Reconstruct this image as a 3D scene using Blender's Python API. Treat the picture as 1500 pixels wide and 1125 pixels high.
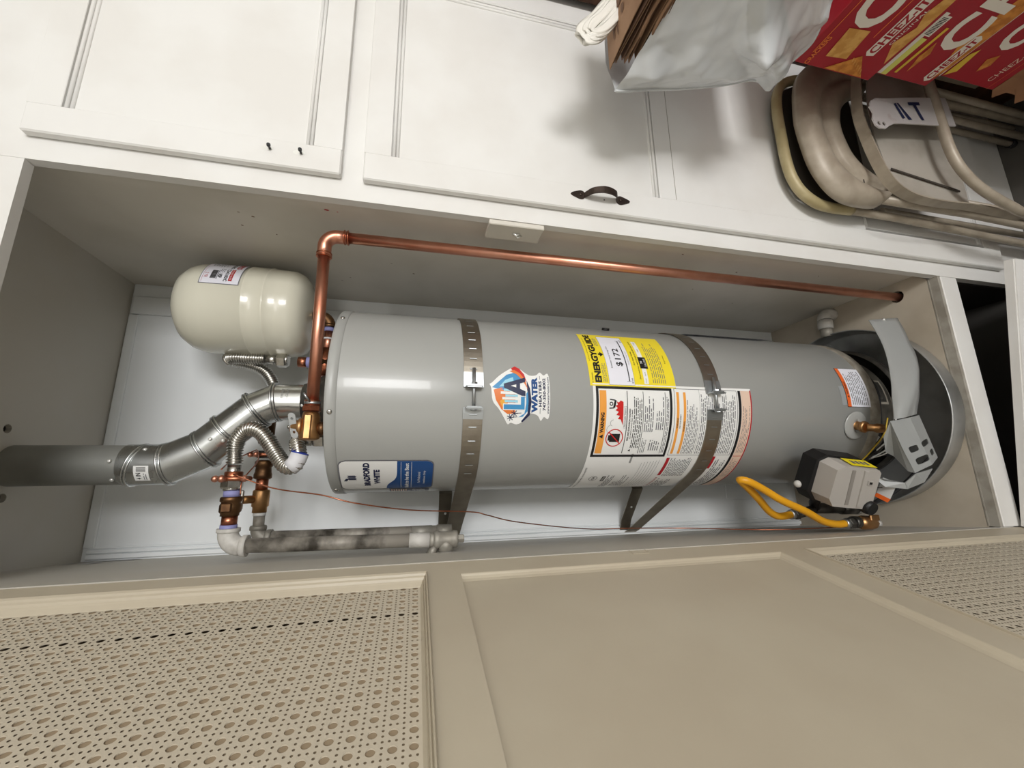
import bpy, math, random
from mathutils import Vector, Matrix
from mathutils.geometry import tessellate_polygon
random.seed(7)
C = bpy.context.scene.collection
for _o in list(bpy.data.objects): bpy.data.objects.remove(_o)

# ------------------------------------------------------------------ camera, world, lights, exposure
sc = bpy.context.scene
cam_d = bpy.data.cameras.new('camera'); cam = bpy.data.objects.new('camera', cam_d); C.objects.link(cam)
cam_d.sensor_width = 36; cam_d.lens = 36 * 600.87 / 1500; cam_d.clip_start = 0.01
cR = Matrix(((-0.01349401, 0.97688873, -0.21332209), (-0.22754519, -0.21074408, -0.95068929), (-0.97367402, 0.0357118, 0.22513012)))
cam.matrix_world = Matrix.Translation((-0.6192, -0.8916, 1.6593)) @ cR.to_4x4()
sc.camera = cam
w = bpy.data.worlds.new('world'); sc.world = w; w.use_nodes = True
w.node_tree.nodes['Background'].inputs[0].default_value = (0.80, 0.86, 1.0, 1)
w.node_tree.nodes['Background'].inputs[1].default_value = 0.25
def area(name, loc, aim, sx, sy, power, col):
    l = bpy.data.lights.new(name, 'AREA'); l.shape = 'RECTANGLE'; l.size = sx; l.size_y = sy; l.energy = power; l.color = col
    o = bpy.data.objects.new(name, l); C.objects.link(o); o.location = loc
    o.rotation_euler = (Vector(aim) - Vector(loc)).to_track_quat('-Z', 'Y').to_euler()
    return o
area('window_light', (0.62, -4.30, 1.78), (-0.3, 0.3, 1.8), 0.85, 1.5, 104, (1.0, 0.995, 0.99))
area('ceiling_light', (-0.35, -2.4, 2.70), (-0.35, 0.0, 2.0), 1.0, 0.40, 7, (1.0, 0.97, 0.93))
sc.view_settings.view_transform = 'Standard'; sc.view_settings.look = 'None'
sc.view_settings.gamma = 1; sc.view_settings.use_curve_mapping = False
sc.view_settings.exposure = 0.07

# ------------------------------------------------------------------ materials
def lin(h):
    r = []
    for i in (0, 2, 4):
        c = int(h[i:i+2], 16) / 255
        r.append(c / 12.92 if c <= .04045 else ((c + .055) / 1.055) ** 2.4)
    return (r[0], r[1], r[2], 1)
MATS = {}
def mat(name, col, rough=.5, metal=0, col2=None, scale=8, lo=.4, hi=.6, bump=0, bscale=60, rough2=None, alpha=1, trans=0, coat=0, detail=4, stretch=(1, 1, 1), spec=.5):
    m = bpy.data.materials.new(name); m.use_nodes = True; nt = m.node_tree; b = nt.nodes['Principled BSDF']
    b.inputs['Base Color'].default_value = lin(col); b.inputs['Roughness'].default_value = rough; b.inputs['Metallic'].default_value = metal
    b.inputs['Specular IOR Level'].default_value = spec
    b.inputs['Coat Weight'].default_value = coat
    if trans: b.inputs['Transmission Weight'].default_value = trans
    if alpha < 1: b.inputs['Alpha'].default_value = alpha
    tc = nt.nodes.new('ShaderNodeTexCoord'); mp = nt.nodes.new('ShaderNodeMapping'); mp.inputs['Scale'].default_value = stretch
    nt.links.new(tc.outputs['Object'], mp.inputs[0])
    if col2:
        n = nt.nodes.new('ShaderNodeTexNoise'); n.inputs['Scale'].default_value = scale; n.inputs['Detail'].default_value = detail
        cr = nt.nodes.new('ShaderNodeValToRGB'); cr.color_ramp.elements[0].position = lo; cr.color_ramp.elements[1].position = hi
        cr.color_ramp.elements[0].color = lin(col); cr.color_ramp.elements[1].color = lin(col2)
        nt.links.new(mp.outputs[0], n.inputs['Vector']); nt.links.new(n.outputs['Fac'], cr.inputs[0]); nt.links.new(cr.outputs[0], b.inputs['Base Color'])
        if rough2 is not None:
            r = nt.nodes.new('ShaderNodeMapRange'); r.inputs['From Min'].default_value = lo; r.inputs['From Max'].default_value = hi
            r.inputs['To Min'].default_value = rough; r.inputs['To Max'].default_value = rough2
            nt.links.new(n.outputs['Fac'], r.inputs['Value']); nt.links.new(r.outputs[0], b.inputs['Roughness'])
    if bump:
        n2 = nt.nodes.new('ShaderNodeTexNoise'); n2.inputs['Scale'].default_value = bscale; n2.inputs['Detail'].default_value = 3
        bp = nt.nodes.new('ShaderNodeBump'); bp.inputs['Strength'].default_value = bump; bp.inputs['Distance'].default_value = .002
        nt.links.new(mp.outputs[0], n2.inputs['Vector']); nt.links.new(n2.outputs['Fac'], bp.inputs['Height']); nt.links.new(bp.outputs[0], b.inputs['Normal'])
    MATS[name] = m; return m
M = MATS
mat('white_paint', 'E2E1DE', .58, col2='DDDBD7', scale=5, bump=.12, bscale=40)
mat('inner_paint', 'D6D1C7', .5, col2='CDC8BD', scale=4, bump=.15, bscale=30)
mat('inner_grey', 'C6C1B6', .55, col2='C9C6C0', scale=3, lo=.5, hi=.72, bump=.15, bscale=25)
mat('platform_paint', 'BFB5A5', .55, col2='A89C8A', scale=5, lo=.45, hi=.75, bump=.15, bscale=25)
mat('panel_white', 'F2F5F6', .4, col2='ECEFF0', scale=2)
mat('raw_edge', 'A39E94', .7, col2='8F897E', scale=20)
mat('cream_paint', 'BAB09C', .45, col2='B5AA96', scale=4, bump=.12, bscale=40)
mat('cane_board', 'C1B7A4', .5, bump=.1, bscale=80)
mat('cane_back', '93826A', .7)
mat('cane_low', '6E5F48', .8)  # dark sheet standing in for the depth behind the lower holes
mat('cane_slit_shade', '75624A', .8)  # deeper sheet coloured dark for the shade seen through the backing slit
mat('void_shade', '2B251F', .9)  # shade inside the lower compartment, painted as wall colour
mat('room_wall', 'E2E0DA', .6, bump=.1)
mat('concrete', '615E59', .8, col2='54514D', scale=3, bump=.3, bscale=20)
mat('copper', 'E2A68F', .3, 1, col2='CC876C', scale=14, lo=.35, hi=.8, rough2=.42)
mat('copper_joint', 'C27F63', .33, 1, col2='9A5A40', scale=40, lo=.35, hi=.7)
mat('spackle', 'D2D1CE', .5)
mat('brass', 'C2976A', .38, 1, col2='A07448', scale=25, lo=.35, hi=.75)
mat('dark_brass', '7E5F42', .45, 1, col2='5A4130', scale=30, lo=.35, hi=.75)
mat('steel', 'D2D0CB', .25, 1, col2='BAB8B2', scale=30, bump=.06)
mat('flue_metal', 'DADCDC', .2, 1, col2='C0C3C3', scale=9, lo=.35, hi=.75, rough2=.34, detail=6)
mat('flue_dull', 'A9AAA6', .42, .55, col2='8B8C87', scale=5, lo=.35, hi=.7, rough2=.5)
mat('strap_metal', 'ADA69B', .36, 1, col2='9C958A', scale=12, rough2=.42)
mat('strap_bright', 'B4B8BA', .42, 1)
mat('slot_bright', 'E6E6E2', .35, .6)
mat('galv_pipe', 'A8A298', .6, .3, col2='3E3931', scale=11, lo=.46, hi=.62, bump=.3, bscale=50, detail=7)
mat('galv_fit', 'A9A59C', .55, .4, col2='8A857B', scale=18, lo=.4, hi=.7, bump=.3, bscale=60)
mat('painted_pipe', 'C9C6C0', .5, col2='A29E96', scale=25, lo=.5, hi=.75)
mat('heater_grey', 'A4A5A2', .3, coat=.15, spec=.5)
mat('heater_rim', 'A5A6A3', .36)
mat('lip_metal', 'A09A8E', .5, .2, col2='857E72', scale=30)
mat('tank_cream', 'DCD9C8', .25, coat=.3)
mat('foil', 'C4C8CB', .3, .5)
mat('black', '0E0E10', .5)
mat('black_rubber', '17171A', .65)
mat('housing_dark', '57534B', .7, .2, col2='3A3731', scale=16)  # mottled dark grey of the burner housing
mat('dark_steel', '5C5A55', .45, .7, col2='44423E', scale=20)
mat('pan_alu', 'C4C5C4', .38, .7, col2='8E8F8E', scale=6, lo=.4, hi=.7)
mat('cover_grey', '999B9A', .36)
mat('yellow_hose', 'E0A018', .42)
mat('ctrl_grey', 'AFAAA4', .5)
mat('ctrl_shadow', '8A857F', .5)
mat('sticker_yellow', 'F2DE1E', .4)
mat('energy_yellow', 'F2DC34', .35)
mat('white_print', 'EEEEEC', .35)
mat('paper_white', 'E9E9F2', .4)
mat('ink', '131316', .45)
mat('ink_grey', '6A6A70', .5)
mat('orange_band', 'EFA347', .4)
mat('warn_orange', 'E8692A', .4)
mat('red_print', 'C8201E', .4)
mat('dark_red_print', 'B01423', .4)
mat('peach', 'E4C8B4', .45)
mat('navy', '101A44', .35)
mat('brand_blue', '1D4B86', .3)
mat('logo_blue', '3E8FC4', .35)
mat('logo_light', '9CD3E6', .35)
mat('logo_orange', 'E27A35', .35)
mat('logo_gold', 'E8A93C', .35)
mat('blue_plastic', '2A3F9E', .35)
mat('tape_blue', '8E8FC0', .6)
mat('tape_white', 'D8D8DC', .6)
mat('bag_plastic', 'D3D6D8', .22, alpha=.88, bump=.25, bscale=9)
mat('bag_white', 'DDDAD2', .5, bump=.3, bscale=30)
mat('kraft', '9C7A5E', .8, col2='8C6B50', scale=9, bump=.15)
mat('kraft_dark', '6E5240', .85)
mat('card_brown', '9A6E4E', .85, col2='8A6144', scale=6)
mat('carton_red', '9E1524', .4)
mat('cracker', 'D18A3A', .6, col2='B36C28', scale=60)
mat('cracker_pale', 'D8A55A', .6, col2='C48C42', scale=60)
mat('carton_white', 'E2DACE', .45)
mat('carton_gold', 'D9B63A', .45)
mat('carton_lime', 'D3D068', .45)
mat('chair_beige', 'A99E8E', .42, .1, col2='9B9080', scale=20, bump=.1, bscale=90)
mat('chair_cream', 'B5A883', .45, .1, col2='A4966F', scale=14)
mat('chair_shade', '3E3832', .7)  # dark tone for shadow behind the rim, in slot, dent and groove
mat('seat_underside', 'B0AAA0', .45, .1, col2='948C80', scale=8, lo=.5, hi=.75)
mat('brace_white', 'BDB9B8', .4, .1, col2='8A6458', scale=9, lo=.62, hi=.74)
mat('stencil_blue', '1C2748', .5)
mat('iron', '3A302B', .4, .7, col2='4A3E37', scale=30, bump=.2)
mat('wood_brown', '5C3A26', .5, col2='4A2D1D', scale=6, stretch=(1, 1, 8))
mat('glass_warm', 'FFFFFF', .1)

# ------------------------------------------------------------------ mesh builder
def perp(d):
    d = d.normalized(); a = Vector((0, 0, 1)) if abs(d.z) < .9 else Vector((1, 0, 0))
    u = d.cross(a).normalized(); return u, d.cross(u).normalized()
class MB:
    def __init__(s): s.v = []; s.f = []; s.m = []; s.mats = []; s.sm = []
    def mi(s, m):
        if m not in s.mats: s.mats.append(m)
        return s.mats.index(m)
    def add(s, vs, fs, m, smooth=False):
        b = len(s.v); s.v += [tuple(v) for v in vs]; k = s.mi(m)
        for f in fs: s.f.append(tuple(b + i for i in f)); s.m.append(k); s.sm.append(smooth)
        return s
    def box(s, lo, hi, m, mtx=None, bev=0):
        x0, y0, z0 = lo; x1, y1, z1 = hi
        if bev:
            # chamfered box: 3 shells of 8 points
            b = bev; vs = []
            for sx, xx in ((1, x0), (-1, x1)):
                for sy, yy in ((1, y0), (-1, y1)):
                    for sz, zz in ((1, z0), (-1, z1)):
                        vs += [Vector((xx, yy + sy*b, zz + sz*b)), Vector((xx + sx*b, yy, zz + sz*b)), Vector((xx + sx*b, yy + sy*b, zz))]
            I = lambda a, b_, c, k: (a*4 + b_*2 + c)*3 + k
            fs = [(I(0,0,0,0), I(0,0,1,0), I(0,1,1,0), I(0,1,0,0)), (I(1,0,0,0), I(1,1,0,0), I(1,1,1,0), I(1,0,1,0)),
                  (I(0,0,0,1), I(1,0,0,1), I(1,0,1,1), I(0,0,1,1)), (I(0,1,0,1), I(0,1,1,1), I(1,1,1,1), I(1,1,0,1)),
                  (I(0,0,0,2), I(0,1,0,2), I(1,1,0,2), I(1,0,0,2)), (I(0,0,1,2), I(1,0,1,2), I(1,1,1,2), I(0,1,1,2))]
            for a in (0, 1):
                for b_ in (0, 1):
                    fs.append((I(a,b_,0,0), I(a,b_,1,0), I(a,b_,1,1), I(a,b_,0,1)))
                    fs.append((I(a,0,b_,0), I(a,1,b_,0), I(a,1,b_,2), I(a,0,b_,2)))
                    fs.append((I(0,a,b_,1), I(1,a,b_,1), I(1,a,b_,2), I(0,a,b_,2)))
                    for c in (0, 1): fs.append((I(a,b_,c,0), I(a,b_,c,1), I(a,b_,c,2)))
        else:
            vs = [Vector(p) for p in ((x0,y0,z0),(x1,y0,z0),(x1,y1,z0),(x0,y1,z0),(x0,y0,z1),(x1,y0,z1),(x1,y1,z1),(x0,y1,z1))]
            fs = [(0,3,2,1),(4,5,6,7),(0,1,5,4),(1,2,6,5),(2,3,7,6),(3,0,4,7)]
        if mtx: vs = [mtx @ v for v in vs]
        return s.add(vs, fs, m)
    def tube(s, pts, r, m, n=16, cap=True, rf=None, smooth=True):
        pts = [Vector(p) for p in pts]; N = len(pts); vs = []; fs = []
        u = None
        for i, p in enumerate(pts):
            d = (pts[min(i+1, N-1)] - pts[max(i-1, 0)])
            if d.length < 1e-9: d = Vector((0, 0, 1))
            d.normalize()
            if u is None: u, _ = perp(d)
            else:
                u = u - d * u.dot(d)
                if u.length < 1e-6: u, _ = perp(d)
                u.normalize()
            v = d.cross(u)
            rr = rf[i] if rf else r
            for k in range(n):
                a = 2*math.pi*k/n; vs.append(p + u*(rr*math.cos(a)) + v*(rr*math.sin(a)))
        for i in range(N-1):
            for k in range(n):
                k2 = (k+1) % n; fs.append((i*n+k, i*n+k2, (i+1)*n+k2, (i+1)*n+k))
        s.add(vs, fs, m, smooth)
        if cap:
            b = len(s.v) - len(vs); k = s.mi(m)
            for e, rev in ((0, True), (N-1, False)):
                f = [b + e*n + j for j in range(n)]
                s.f.append(tuple(reversed(f)) if rev else tuple(f)); s.m.append(k); s.sm.append(False)
        return s
    def lathe(s, prof, o, ax, m, n=32, smooth=True):
        """prof: (radius, distance along axis)"""
        o = Vector(o); ax = Vector(ax).normalized()
        return s.tube([o + ax*h for _, h in prof], 0, m, n, cap=True, rf=[max(r, 1e-4) for r, _ in prof], smooth=smooth) if len(set(round(h, 6) for _, h in prof)) == len(prof) else s._lathe(prof, o, ax, m, n, smooth)
    def _lathe(s, prof, o, ax, m, n, smooth):
        u, v = perp(ax); vs = []; fs = []
        for r, h in prof:
            for k in range(n):
                a = 2*math.pi*k/n; vs.append(o + ax*h + u*(r*math.cos(a)) + v*(r*math.sin(a)))
        for i in range(len(prof)-1):
            for k in range(n):
                k2 = (k+1) % n; fs.append((i*n+k, i*n+k2, (i+1)*n+k2, (i+1)*n+k))
        return s.add(vs, fs, m, smooth)
    def prism(s, poly, o, u, v, h, m, smooth=False):
        """poly in (u,v) plane at o, extruded by h along u x v"""
        o, u, v = Vector(o), Vector(u).normalized(), Vector(v).normalized(); w_ = u.cross(v); n = len(poly)
        vs = [o + u*a + v*b for a, b in poly] + [o + u*a + v*b + w_*h for a, b in poly]
        tri = tessellate_polygon([[Vector((a, b, 0)) for a, b in poly]])
        fs = [tuple(reversed(t)) for t in tri] + [tuple(i + n for i in t) for t in tri] + [(i, (i+1) % n, n+(i+1) % n, n+i) for i in range(n)]
        return s.add(vs, fs, m, smooth)
    def quad(s, a, b, c, d, m): return s.add([a, b, c, d], [(0, 1, 2, 3)], m)
    def hexnut(s, o, ax, r, h, m): 
        o = Vector(o); ax = Vector(ax).normalized()
        return s.tube([o, o+ax*(h*.12), o+ax*(h*.88), o+ax*h], r, m, 6, rf=[r*.9, r, r, r*.9], smooth=False)
    def sphere(s, o, r, m, n=12, sc_=(1, 1, 1)):
        prof = [(r*math.sin(math.pi*i/n), -r*math.cos(math.pi*i/n)) for i in range(n+1)]
        vs = []; fs = []; o = Vector(o)
        for rr, h in prof:
            for k in range(2*n):
                a = math.pi*k/n; vs.append(o + Vector((rr*math.cos(a)*sc_[0], rr*math.sin(a)*sc_[1], h*sc_[2])))
        for i in range(n):
            for k in range(2*n):
                k2 = (k+1) % (2*n); fs.append((i*2*n+k, i*2*n+k2, (i+1)*2*n+k2, (i+1)*2*n+k))
        return s.add(vs, fs, m, True)
def spline(pts, n=8):
    P = [Vector(p) for p in pts]; P = [P[0]*2-P[1]] + P + [P[-1]*2-P[-2]]; out = []
    for i in range(1, len(P)-2):
        for k in range(n):
            t = k/n; a, b, c, d = P[i-1:i+3]
            out.append(.5*((2*b)+(c-a)*t+(2*a-5*b+4*c-d)*t*t+(3*b-a-3*c+d)*t**3))
    out.append(P[-2]); return out
def even(pts, step):
    out = [pts[0]]; acc = 0
    for a, b in zip(pts, pts[1:]):
        L = (b-a).length
        if L < 1e-9: continue
        t = step - acc
        while t <= L: out.append(a.lerp(b, t/L)); t += step
        acc = L - (t - step)
    return out
def corrugated(mb, pts, r, m, pitch=.0066, amp=.0026, n=18):
    p = even(spline(pts, 14), pitch/6)
    mb.tube(p, r, m, n, rf=[r + amp*math.cos(2*math.pi*i/6) for i in range(len(p))])
    return mb
def arc3(c, u, v, r, a0, a1, n=8):
    c, u, v = Vector(c), Vector(u), Vector(v)
    return [c + u*(r*math.cos(a0+(a1-a0)*i/n)) + v*(r*math.sin(a0+(a1-a0)*i/n)) for i in range(n+1)]

def link(name, mb, parent=None, root=None, origin=None):
    me = bpy.data.meshes.new(name)
    off = Vector((0, 0, 0))
    if parent is None:
        if origin is None:
            xs = [v[0] for v in mb.v]; ys = [v[1] for v in mb.v]; zs = [v[2] for v in mb.v]
            origin = ((min(xs)+max(xs))/2, (min(ys)+max(ys))/2, min(zs))
        off = Vector(origin)
    else:
        r = parent
        while r.parent: r = r.parent
        off = Vector(r.location)
    me.from_pydata([(v[0]-off.x, v[1]-off.y, v[2]-off.z) for v in mb.v], [], mb.f)
    for m in mb.mats: me.materials.append(MATS[m])
    me.polygons.foreach_set('material_index', mb.m); me.polygons.foreach_set('use_smooth', mb.sm)
    me.update()
    o = bpy.data.objects.new(name, me); C.objects.link(o)
    if parent is None: o.location = off
    else: o.parent = parent
    return o
def tag(o, label=None, cat=None, group=None, kind=None):
    if label: o['label'] = label
    if cat: o['category'] = cat
    if group: o['group'] = group
    if kind: o['kind'] = kind
    return o
def thing(name, label, cat, loc, group=None):
    o = bpy.data.objects.new(name, None); C.objects.link(o); o.location = loc; o.empty_display_size = .05
    return tag(o, label, cat, group)
def struct(name, mb): return tag(link(name, mb, origin=(0, 0, 0)), kind='structure')

# ------------------------------------------------------------------ flat print
_tc = {}
def text_geo(body, bold=0, spacing=1.0):
    k = (body, bold, spacing)
    if k in _tc: return _tc[k]
    cu = bpy.data.curves.new('t', 'FONT'); cu.body = body; cu.size = 1; cu.offset = bold; cu.resolution_u = 3; cu.space_character = spacing
    o = bpy.data.objects.new('t', cu); C.objects.link(o)
    dg = bpy.context.evaluated_depsgraph_get(); dg.update()
    me = bpy.data.meshes.new_from_object(o.evaluated_get(dg))
    vs = [(v.co.x, v.co.y) for v in me.vertices]; fs = [tuple(p.vertices) for p in me.polygons]
    bpy.data.objects.remove(o); bpy.data.curves.remove(cu); bpy.data.meshes.remove(me)
    if vs:
        x0 = min(v[0] for v in vs); x1 = max(v[0] for v in vs); y0 = min(v[1] for v in vs); y1 = max(v[1] for v in vs)
        vs = [((a-x0)/(x1-x0), (b-y0)/(y1-y0)) for a, b in vs]
    _tc[k] = (vs, fs); return _tc[k]
class Sheet:
    """flat print laid on a surface: S(u, v, lift) -> point; u to the right, v up, metres"""
    def __init__(s, mb, S, du=.008): s.mb, s.S, s.du = mb, S, du
    def rect(s, u0, u1, v0, v1, m, h):
        n = max(1, int(math.ceil((u1-u0)/s.du))); vs = []
        for i in range(n+1):
            u = u0 + (u1-u0)*i/n; vs += [s.S(u, v0, h), s.S(u, v1, h)]
        s.mb.add(vs, [(2*i, 2*i+2, 2*i+3, 2*i+1) for i in range(n)], m)
    def frame(s, u0, u1, v0, v1, t, m, h):
        s.rect(u0, u1, v0, v0+t, m, h); s.rect(u0, u1, v1-t, v1, m, h); s.rect(u0, u0+t, v0+t, v1-t, m, h); s.rect(u1-t, u1, v0+t, v1-t, m, h)
    def text(s, body, u0, u1, v0, v1, m, h, bold=.02, spacing=1.0, rot=0):
        vs, fs = text_geo(body, bold, spacing)
        if rot == 0: P = [s.S(u0+(u1-u0)*a, v0+(v1-v0)*b, h) for a, b in vs]
        else: P = [s.S(u0+(u1-u0)*(1-b), v0+(v1-v0)*a, h) for a, b in vs]
        s.mb.add(P, fs, m)
    def poly(s, pts, m, h):
        tri = tessellate_polygon([[Vector((a, b, 0)) for a, b in pts]])
        def clip(P_, k, keep_less):
            out = []
            for i in range(len(P_)):
                a, b = P_[i], P_[(i+1) % len(P_)]; ia, ib = ((a[0] <= k+1e-12), (b[0] <= k+1e-12)) if keep_less else ((a[0] >= k-1e-12), (b[0] >= k-1e-12))
                if ia: out.append(a)
                if ia != ib:
                    t = (k-a[0])/(b[0]-a[0]); out.append((k, a[1]+t*(b[1]-a[1])))
            return out
        for t in tri:
            P_ = [pts[i] for i in t]
            if (P_[1][0]-P_[0][0])*(P_[2][1]-P_[0][1])-(P_[1][1]-P_[0][1])*(P_[2][0]-P_[0][0]) < 0: P_.reverse()
            u0 = min(p[0] for p in P_); u1 = max(p[0] for p in P_); n = max(1, int(math.ceil((u1-u0)/s.du)))
            for k in range(n):
                Q = P_ if n == 1 else clip(clip(P_, u0+(u1-u0)*(k+1)/n, True), u0+(u1-u0)*k/n, False)
                if len(Q) >= 3: s.mb.add([s.S(a, b, h) for a, b in Q], [tuple(range(len(Q)))], m)
    def disc(s, cu, cv, r, m, h, n=20, a0=0, a1=2*math.pi, ry=None):
        ry = ry or r
        s.poly([(cu+r*math.cos(a0+(a1-a0)*i/n), cv+ry*math.sin(a0+(a1-a0)*i/n)) for i in range(n)], m, h)
    def ring(s, cu, cv, r, t, m, h, n=28, a0=0, a1=2*math.pi):
        vs = []; 
        for i in range(n+1):
            a = a0+(a1-a0)*i/n
            vs += [s.S(cu+r*math.cos(a), cv+r*math.sin(a), h), s.S(cu+(r-t)*math.cos(a), cv+(r-t)*math.sin(a), h)]
        s.mb.add(vs, [(2*i, 2*i+1, 2*i+3, 2*i+2) for i in range(n)], m)
    def line(s, a, b, t, m, h):
        d = Vector((b[0]-a[0], b[1]-a[1])); p = Vector((-d.y, d.x)).normalized()*t/2
        s.poly([(a[0]-p.x, a[1]-p.y), (b[0]-p.x, b[1]-p.y), (b[0]+p.x, b[1]+p.y), (a[0]+p.x, a[1]+p.y)], m, h)
    def lines(s, u0, u1, v0, v1, n, m, h, fill=.36, ragged=.2):
        """rows of unreadable small print as word-like dashes"""
        p = (v1-v0)/n
        for i in range(n):
            v = v1-(i+.5)*p; u = u0; end = u1-(u1-u0)*random.random()*ragged
            while u < end:
                l = random.uniform(.6, 2.6)*p*1.6
                s.rect(u, min(u+l, end), v-p*fill/2, v+p*fill/2, m, h); u += l+p*.55

# ------------------------------------------------------------------ closet shell (structure)
XL0, XL1, YB, ZC, XR = -.79, -.858, .663, 2.61, .03
b = MB()   # platform with two drilled holes
def holed_slab(mb, outer, holes, z0, z1, m):
    loops = [[Vector((x, y, 0)) for x, y in outer]] + [[Vector((x, y, 0)) for x, y in h] for h in holes]
    flat = [p for l in loops for p in l]; tri = tessellate_polygon(loops)
    def up(t):
        a, b_, c = (flat[i] for i in t); return t if (b_-a).cross(c-a).z > 0 else tuple(reversed(t))
    mb.add([(p.x, p.y, z1) for p in flat], [up(t) for t in tri], m)
    mb.add([(p.x, p.y, z0) for p in flat], [tuple(reversed(up(t))) for t in tri], m)
    for l in loops:
        n = len(l); mb.add([(p.x, p.y, z0) for p in l]+[(p.x, p.y, z1) for p in l], [(i, (i+1) % n, n+(i+1) % n, n+i) for i in range(n)], m)
circ = lambda x, y, r, n=20: [(x+r*math.cos(2*math.pi*i/n), y+r*math.sin(2*math.pi*i/n)) for i in range(n)]
holed_slab(b, [(-.80, .03), (-.0, .03), (XR, .06), (XR, YB), (-.862, YB)], [circ(-.021, .124, .021), circ(.003, .362, .026)], -.02, 0, 'platform_paint')
struct('floor', b)
b = MB(); b.box((XR, .022, -.02), (XR+.018, YB+.02, ZC+.1), 'inner_paint'); struct('wall_right', b)
b = MB(); b.add([(XL0, .001, -.05), (XL1, YB, -.05), (XL1, YB, ZC+.05), (XL0, .001, ZC+.05), (XL0-.1, .023, -.05), (XL1-.1, YB, -.05), (XL1-.1, YB, ZC+.05), (XL0-.1, .023, ZC+.05)],
      [(0, 1, 2, 3), (7, 6, 5, 4), (0, 3, 7, 4), (1, 5, 6, 2), (3, 2, 6, 7), (0, 4, 5, 1)], 'inner_grey'); struct('wall_left', b)
b = MB(); b.box((-1.0, YB, -.05), (.2, YB+.03, 2.75), 'panel_white'); struct('wall_back', b)
b = MB(); holed_slab(b, [(XL0-.1, .022), (XR+.02, .022), (XR+.02, YB+.03), (XL1-.1, YB+.03)], [circ(-.498, .339, .011, 12), circ(-.660, .368, .011, 12)], ZC, ZC+.012, 'inner_grey'); struct('ceiling', b)
def scuffs(name, spots, F, m, parent_ok=True):
    b = MB(); S = Sheet(b, F, 1)
    for u, v, r1, r2 in spots:
        n = 12; S.poly([(u+r1*math.cos(2*math.pi*i/n)*(1+.3*math.sin(i*5.3)), v+r2*math.sin(2*math.pi*i/n)*(1+.3*math.cos(i*3.7))) for i in range(n)], m, 0)
    struct(name, b)
rnd = random.Random(5)
scuffs('trim_6', [(rnd.uniform(.05, .6), rnd.uniform(.2, 2.2), rnd.uniform(.001, .003), rnd.uniform(.001, .004)) for _ in range(26)], lambda u, v, h: Vector((XR-.0006, u, v)), 'dark_brass')
scuffs('trim_7', [(.075, 1.895, .003, .006), (.078, 1.87, .0015, .002)], lambda u, v, h: Vector((XR-.0008, u+.02, v)), 'dark_red_print')
# added black backing, standing for the shade inside the two screw holes
b = MB(); b.box((-.75, .2, ZC+.0122), (-.35, .5, ZC+.03), 'black'); struct('hole_shade', b)
scuffs('trim_8', [(.60, 2.54, .045, .010), (.56, 2.52, .03, .012), (.64, 2.57, .02, .03), (.645, 2.50, .016, .05), (.60, 2.59, .05, .008)], lambda u, v, h: Vector((XL0+(XL1-XL0)*(u/YB)+.0012, u, v)), 'spackle')
# beaded trim where back wall meets left wall; flat batten at the top and right of the back panel
b = MB()
for k, (x0, x1, d) in enumerate(((-.852, -.838, .010), (-.836, -.826, .007), (-.824, -.817, .004))):
    b.box((x0, YB-d, .0), (x1, YB+.005, ZC-.012), 'panel_white', bev=.002)
struct('trim_2', b)
b = MB(); b.box((-.014, YB-.005, 0), (XR-.0, YB+.004, ZC-.004), 'panel_white', bev=.001); b.box((-.078, YB-.012, 0), (-.016, YB+.004, ZC-.010), 'panel_white', bev=.002); struct('trim_3', b)
b = MB(); b.box((-.82, YB-.007, ZC-.03), (-.08, YB+.002, ZC-.002), 'panel_white', bev=.002); struct('trim_4', b)
# low patched seams on the back wall beside the heater base
b = MB(); b.box((-.815, YB-.003, .02), (-.74, YB+.002, .33), 'panel_white', bev=.001); b.box((-.735, YB-.002, .05), (-.62, YB+.002, .36), 'panel_white', bev=.001); struct('trim_5', b)

# ------------------------------------------------------------------ built-in cabinet (face frame, doors)
cab = thing('storage_cabinet', 'tall cream built-in cabinet wall around the water heater closet', 'cabinet', (0, 0, -.5))
b = MB()
b.box((0, 0, -.5), (.80, .022, 2.75), 'white_paint')                 # right stile carrying the doors
b.box((-.7895, 0, 2.427), (-.0005, .022, 2.75), 'white_paint')          # head rail
b.box((-.90, .002, -.5), (-.795, .022, 2.75), 'white_paint')
link('face_frame', b, cab)
b = MB(); b.box((-.79, 0, -.083), (-.0, .026, -.012), 'white_paint', bev=.002); b.box((-.79, .026, -.05), (-.0, .031, .0), 'raw_edge'); b.box((-.79, .003, -.011), (-.0, .028, -.001), 'raw_edge')
link('bottom_rail', b, cab)
b = MB(); b.box((-.014, .001, 1.357), (-.0005, .066, 1.50), 'inner_paint', bev=.002); b.tube([(-.0145, .03, 1.432), (-.021, .03, 1.425), (-.0145, .032, 1.415)], .0035, 'slot_bright', 6)
b.tube([(-.0145, .036, 1.425), (-.022, .037, 1.42), (-.0145, .039, 1.41)], .003, 'slot_bright', 6)
tag(link('catch_block', b, cab), 'small wooden catch block on the closet edge')
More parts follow.
